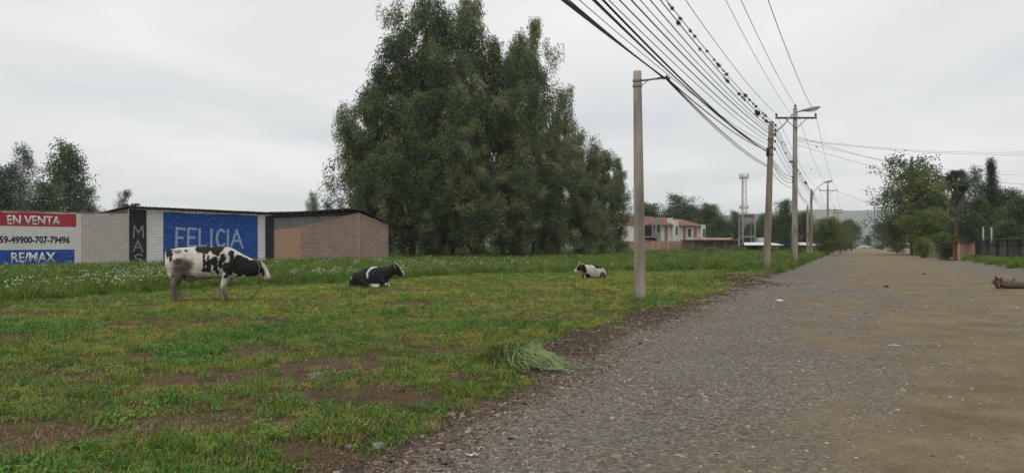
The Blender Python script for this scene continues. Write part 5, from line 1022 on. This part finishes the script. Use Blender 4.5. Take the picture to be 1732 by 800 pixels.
def lying_cow(px0, Y, yaw, label, coat, turn=0.0, sc_=1.0, head_drop=0.0, horns=True):
    X = px_x(px0, Y); ro = thing('cow', label, 'cow', (X, Y, H(X, Y) - .01), yaw, 'dairy cows in the field'); ro.scale = (sc_,) * 3; mb = MB()
    loft(mb, [(.0, .34, .12, .09), (.05, .41, .05, .19), (.12, .475, .0, .27), (.22, .545, -.02, .33), (.36, .625, -.03, .385), (.52, .695, -.03, .41), (.74, .735, -.03, .415), (.92, .725, -.03, .385), (1.06, .715, .0, .33), (1.18, .73, .10, .255), (1.28, .745, .22, .19), (1.36, .775, .32, .15), (1.44, .815, .405, .125), (1.50, .835, .45, .11)])
    mb.tube([(1.44, 0, .72), (1.51, 0, .755), (1.575, 0, .70), (1.65, 0, .615), (1.73, 0, .525), (1.80, 0, .45), (1.83, 0, .425)], [.10, .112, .118, .104, .083, .078, .06], 14, .88); mb.tube([(1.48, 0, .60), (1.58, 0, .53), (1.68, 0, .46), (1.78, 0, .41)], [.085, .08, .065, .05], 12, .85)
    mb.ellip((1.805, 0, .435), (.05, .075, .055))
    for s in (-1, 1):
        mb.ellip((.34, s * .26, .28), (.30, .16, .27)); mb.tube([(.40, s * .36, .22), (.62, s * .42, .11), (.70, s * .44, .08), (.55, s * .47, .05), (.38, s * .48, .04)], [.13, .085, .065, .05, .045], 10)
        mb.ellip((.16, s * .14, .46), (.09, .06, .07)); mb.ellip((1.05, s * .23, .42), (.17, .10, .25))
        mb.tube([(1.475, s * .10, .80), (1.47, s * .17, .79), (1.48, s * .235, .75), (1.49, s * .27, .71)], [.022, .05, .048, .015], 10, .45)
    mb.tube([(1.08, -.24, .34), (1.16, -.29, .20), (1.21, -.31, .12), (1.08, -.34, .07), (.90, -.35, .055), (.74, -.35, .06)], [.12, .088, .075, .052, .048, .055], 10)
    mb.tube([(1.08, .16, .34), (1.17, .02, .20), (1.24, -.05, .13), (1.32, -.12, .10), (1.37, -.15, .05), (1.30, -.16, .04)], [.12, .085, .075, .052, .05, .055], 10)
    mb.tube([(.02, 0, .32), (-.03, -.05, .22), (.0, -.16, .09), (.08, -.30, .05), (.16, -.42, .04)], [.035, .03, .026, .03, .04], 8)
    piv = Vector((1.16, 0, .5))
    def warp(p):
        if p.x < 1.16 or p.z < .30: return p
        k = min(1, (p.x - 1.16) / .34); k = k * k * (3 - 2 * k); q = Matrix.Rotation(turn * k, 3, 'Z') @ (p - piv) + piv; q.z += head_drop * k; return q
    skin_body(mb, 'body', ro, coat, .0145, warp)
    for s in (-1, 1):
        if horns: MB().tube([warp(Vector((1.50, s * .075, .855))), warp(Vector((1.52, s * .135, .885))), warp(Vector((1.57, s * .15, .91)))], [.022, .018, .006], 8).build('horn', HORN, ro, True)
        MB().ellip(warp(Vector((1.60, s * .105, .67))), (.02, .02, .02), 10, 7).build('eye', EYE, ro, True)
    h = MB()
    for s in (-1, 1): h.tube([warp(Vector((1.50, s * .11, .81))), warp(Vector((1.545, s * .122, .68))), warp(Vector((1.54, s * .10, .56)))], .012, 6)
    h.build('halter', ROPE, ro, True)
def seg_d(p, pts):
    best = 1e9
    for (ax, az), (bx, bz) in zip(pts, pts[1:]):
        dx, dz = bx - ax, bz - az; t = max(0, min(1, ((p[0] - ax) * dx + (p[1] - az) * dz) / (dx * dx + dz * dz + 1e-9))); best = min(best, math.hypot(p[0] - ax - t * dx, p[1] - az - t * dz))
    return best
def coat_black(p):
    u = p.x / K2 + 150 + wob(p, 8, 10); v = 655 - p.z / K2 + wob(p, 8, 10, 4); q = (u, v); w_ = 0
    def ad(pts, wd): return max(0, min(1, (wd - seg_d(q, pts)) / 9 + .5))
    w_ = max(ad([(650, 243), (590, 250), (525, 300), (485, 365), (487, 445)], 17), ad([(250, 395), (200, 440), (155, 480)], 14) if abs(p.y) < .22 else 0)
    if p.x > 1.5 and abs(p.y) < .05: w_ = max(w_, 1 if p.z > .44 + (1.8 - p.x) * .9 - .07 and p.x < 1.84 else 0)
    if p.x > 1.76 and p.z > .40: w_ = max(w_, .7 if abs(p.y) < .06 else 0)
    if p.z < .16 and p.y < 0 and p.x > .7: w_ = max(w_, max(0, min(1, .5 + (wob(p, 5, 1) + .28) * 5)))
    if p.x > 1.22 and p.z < .18: w_ = 1
    if p.z < .04 and p.x > .7: w_ *= .6
    return BLK.lerp(WHT, w_)
lying_cow(593.5, 25.8, R(4), 'black cow lying down with a white stripe behind its shoulder', coat_black, 0, .963)
def coat_pied(p):
    n = wob(p, 3.2, .12, 7)
    if p.x < .26 + n or (p.x < .95 + n and p.z > .56 + n * .5): return BLK
    if p.z < .12 and p.y > .02: return DIRT_SHADE
    if p.x > 1.34 + n * .4:                                                       # black cheeks, white blaze and muzzle
        return WHT if (abs(p.y) < .055 or p.x > 1.74 or p.z > .84) else BLK
    if p.y < -.30 + n and p.z < .40: return BLK
    if math.hypot((p.x - .55) * .7, p.z - .22) < .13 + n * .4 and p.y > 0: return Vector((.05, .035, .03))
    if math.hypot(p.y - .06, p.z - .2) < .10 + n * .5: return BLK
    return WHT.lerp(Vector((.5, .40, .32)), .35)
lying_cow(1021, 32.3, R(-138), 'black and white cow lying far back with its pale chest forward', coat_pied, R(-48), .82, -.03, False)

# ------------------------------------------------------------------ right side of the road
def right_fence():
    f = Frame((38.2, 57.0), (3.6, 12.2)); ro = f.root('plank_fence', 'grey weathered plank fence with a rough top rail right of the road', 'fence')
    # runs from beyond the right frame edge back to the gate; boards one by one
    L_ = 13.0; r = random.Random(12); x = -7.0; woods = [pm('grey_plank', (.20, .185, .165), col2=(.09, .08, .07), scale=3, stretch=(4, 4, .4), bump=.3), pm('dark_plank', (.085, .072, .06), col2=(.04, .034, .03), scale=3, stretch=(4, 4, .4), bump=.3), pm('green_grey_plank', (.16, .175, .16), col2=(.08, .085, .075), scale=3, stretch=(4, 4, .4))]
    zt = px_z(406, 60)
    while x < L_ - .2:
        wd = r.uniform(.16, .34); h = zt + r.uniform(-.16, .05); o = MB().box((0, 0, h / 2), (wd - .015, .03, h)).build('board', r.choice(woods + [woods[0]]), ro); o.location = (x + wd / 2, r.uniform(-.015, .015), 0); o.rotation_euler = (r.uniform(-.02, .02), r.uniform(-.012, .012), 0); x += wd + (r.uniform(.02, .1) if r.random() < .25 else 0)
    for z in (.5, 1.4): MB().span((-7, .03, z), (L_, .09, z + .09)).build('rail', TIMBER, ro)
    o = MB().span((-7, -.22, zt + .02), (L_ + .1, .25, zt + .06)).build('top_sheet', RUSTY, ro)
    for xx in np.arange(-6.5, L_, 2.6): MB().tube([(xx, .15, -.1), (xx, .15, zt + .1)], .07, 7).build('post', TIMBER, ro)
    for k in range(7):
        o = MB().box((0, 0, 0), (r.uniform(.3, .7), .2, .05)).build('loose_board', r.choice(woods), ro); o.location = (r.uniform(-3, L_), .05, zt + .10); o.rotation_euler = (0, r.uniform(-.12, .12), r.uniform(-.3, .3))
right_fence()
def gate():
    f = Frame((px_x(1649, 70.3), 70.3), (-1.0, 1.35)); ro = f.root('brick_hut', 'low orange brick hut with a dark roof at the end of the plank fence', 'hut'); zt = px_z(410, 71)
    x1 = f.t(1613); MB().span((0, 0, -.1), (x1, .2, zt)).build('front_wall', REDBR, ro); MB().span((0, .2, -.1), (.2, 3.0, zt)).build('side_wall', REDBR, ro)
    MB().span((-.15, -.15, zt + .004), (x1 + .1, 3.1, zt + .09)).build('roof', RUSTY, ro); MB().span((x1 * .42, -.02, -.05), (x1 * .46, -.003, zt - .05)).build('mortar_pier', TERRA, ro)
gate()
def rwall():
    f = Frame((px_x(1592, 82), 82.0), (8.5, 22.0)); ro = f.root('garden_wall', 'pale low wall broken by a dark opening under the bright tree', 'wall'); z = px_z(409, 86)
    m = pm('tan_plaster', (.26, .20, .155), var=.4, scale=1.1); segs = [(0, 1.6, m), (1.7, 6, m), (6.1, 12, BRICK), (12.1, 22, m)]
    for a, c, mm in segs: MB().span((a, 0, -.1), (c, .2, z - .08 * (a % 3))).build('wall_panel', mm, ro)
    for a in (0, 1.65, 6.05, 12.05): MB().span((a - .12, -.1, -.1), (a + .12, -.004, z + .1)).build('pillar', WHITE if a in (1.65,) else CONC, ro)
rwall()
for i, (px, pt, Y) in enumerate(((1663, 384, 70), (1677, 385, 67))): tag(MB().tube([(px_x(px, Y), Y, 0), (px_x(px, Y), Y, px_z(pt, Y))], .07, 8).build('thin_post', CONC, None, True), ('left' if i == 0 else 'right') + ' of two thin pale posts standing behind the plank fence', 'post', 'thin posts behind the fence')
def signboard(px, py0, py1, w_, Y, label, m):
    ro = thing('signboard', label, 'sign', (px_x(px, Y), Y, 0)); z0, z1 = px_z(py1, Y), px_z(py0, Y); MB().span((-w_ / 2, -.04, z0), (w_ / 2, .04, z1)).build('panel', m, ro)
    for s in (-1, 1): MB().span((s * w_ * .4 - .05, .045, -.1), (s * w_ * .4 + .05, .12, z0 + .4)).build('leg', DKSTEEL, ro)
signboard(1506, 391, 404, 1.6, 165, 'small orange sign at the far end of the road', pm('orange_sign', (.50, .13, .05), var=.3)); signboard(1532, 404, 413, 2.2, 118, 'pale board on two legs under the bright tree', pm('pale_board', (.42, .43, .40), var=.3))
signboard(1421, 410, 416, 1.0, 150, 'small white sign tilted by the left far trees', WHITE)
def log():
    Y = 26.4; X0, X1 = px_x(1692, Y), px_x(1800, Y); m = pm('weathered_log', (.16, .105, .075), col2=(.06, .042, .033), scale=3.5, bump=.6, stretch=(.6, 3, 3)); ro = thing('tree_log', 'dead tree trunk with torn roots lying at the right road edge', 'log', (X0, Y, H(X0, Y))); r = random.Random(5)
    MB().tube([(-.12, 0, .20), (.15, 0, .18), (.45, .02, .14), (1.0, .05, .125), (1.7, .1, .12), (2.4, .2, .11)], [.15, .17, .135, .115, .105, .09], 14).build('trunk', m, ro, True)
    for i in range(15):
        a = i * 2.4; ln = r.uniform(.12, .26); p = Vector((-.05, math.cos(a) * .09, .20 + math.sin(a) * .09)); d = Vector((-r.uniform(.1, .9), math.cos(a), math.sin(a) * .95)).normalized(); e = p + d * ln; e.z = max(e.z, .02)
        MB().tube([p, p + d * ln * .5 + Vector((r.uniform(-.03, .03), r.uniform(-.03, .03), r.uniform(-.02, .02))), e], [.055, .035, .010], 7).build('root', m, ro, True)
    MB().tube([(.35, 0, .2), (.40, -.1, .33), (.42, -.14, .38)], [.04, .03, .02], 7).build('branch_stub', m, ro, True)
log()
def debris():
    Y = 105; r = random.Random(3); ro = thing('scrap_heap', 'heap of dark scrap against the salmon wall', 'scrap heap', (px_x(1113, Y), Y, 0)); m = pm('dark_scrap', (.05, .035, .03), var=.5)
    for i in range(9): o = MB().box((0, 0, 0), (r.uniform(.2, .5), r.uniform(.2, .4), r.uniform(.15, .5))).build('scrap', m, ro); o.location = (r.uniform(-1.0, 1.0), r.uniform(-.3, .3), r.uniform(.15, .75)); o.rotation_euler = (r.uniform(-.6, .6), r.uniform(-.6, .6), r.uniform(0, 3))
    f = Frame((px_x(1036, 100), 100.0), (1, .1)); r2 = f.root('board_fence', 'leaning old boards at the right foot of the grove', 'fence')
    for i in range(9): o = MB().box((0, 0, .7), (.28, .05, r.uniform(1.4, 1.9))).build('board', pm('grey_plank', (.2, .185, .165)) if i % 2 else pm('tan_board', (.26, .17, .12), var=.3), r2); o.location = (.1 + i * .24, 0, .2); o.rotation_euler = (0, r.uniform(-.12, .12), 0)
    MB().tube([(-2.6, -.6, .5), (-.2, -.3, 1.35)], .07, 7).build('leaning_pole', pm('bleached_wood', (.3, .26, .21)), r2)
debris()
for i, (px, Y, h, c, lab) in enumerate([(1396, 112, 1.3, WHITE, 'white painted tree trunk base beside the crossarm pole'), ]):
    pass
def far_things():
    for i, (px, Y, w_, h, m, lab) in enumerate([(1430, 240, 3, 1.1, pm('pale_rubble', (.42, .38, .33), var=.4, scale=1), 'pale rubble pile at the far end of the road'), (1462, 250, 6, 1.3, pm('pale_rubble', (.42, .38, .33)), 'long pale mound across the road end'), (1417, 170, 1.6, 1.0, pm('yellow_sand', (.40, .32, .12), var=.3, scale=2), 'small yellowish heap by the left road end'), (1512, 150, 2.2, .7, pm('brown_rubble', (.12, .085, .065), var=.4, scale=1), 'brown rubble on the right road end')]):
        o = link('rubble_pile', stone_mesh('rubble_pile', m, 70 + i, .5, 3)); o.location = (px_x(px, Y), Y, 0); o.scale = (w_ / 2.2, w_ / 3, h * 1.6); tag(o, lab, 'rubble')
far_things()

# ------------------------------------------------------------------ hazy air
hm = bpy.data.materials.new('hazy_air'); hm.use_nodes = True; nt = hm.node_tree; nt.nodes.remove(nt.nodes['Principled BSDF']); pv = N(nt, 'ShaderNodeVolumePrincipled'); pv.inputs['Density'].default_value = .00023; pv.inputs['Color'].default_value = (.86, .90, .95, 1); pv.inputs['Anisotropy'].default_value = .1
L(nt, pv.outputs[0], nt.nodes['Material Output'].inputs['Volume'])
hb = MB().span((-3500, -300, -8), (3500, 3400, 185)).build('haze', hm); hb['kind'] = 'stuff'; hb.display_type = 'WIRE'
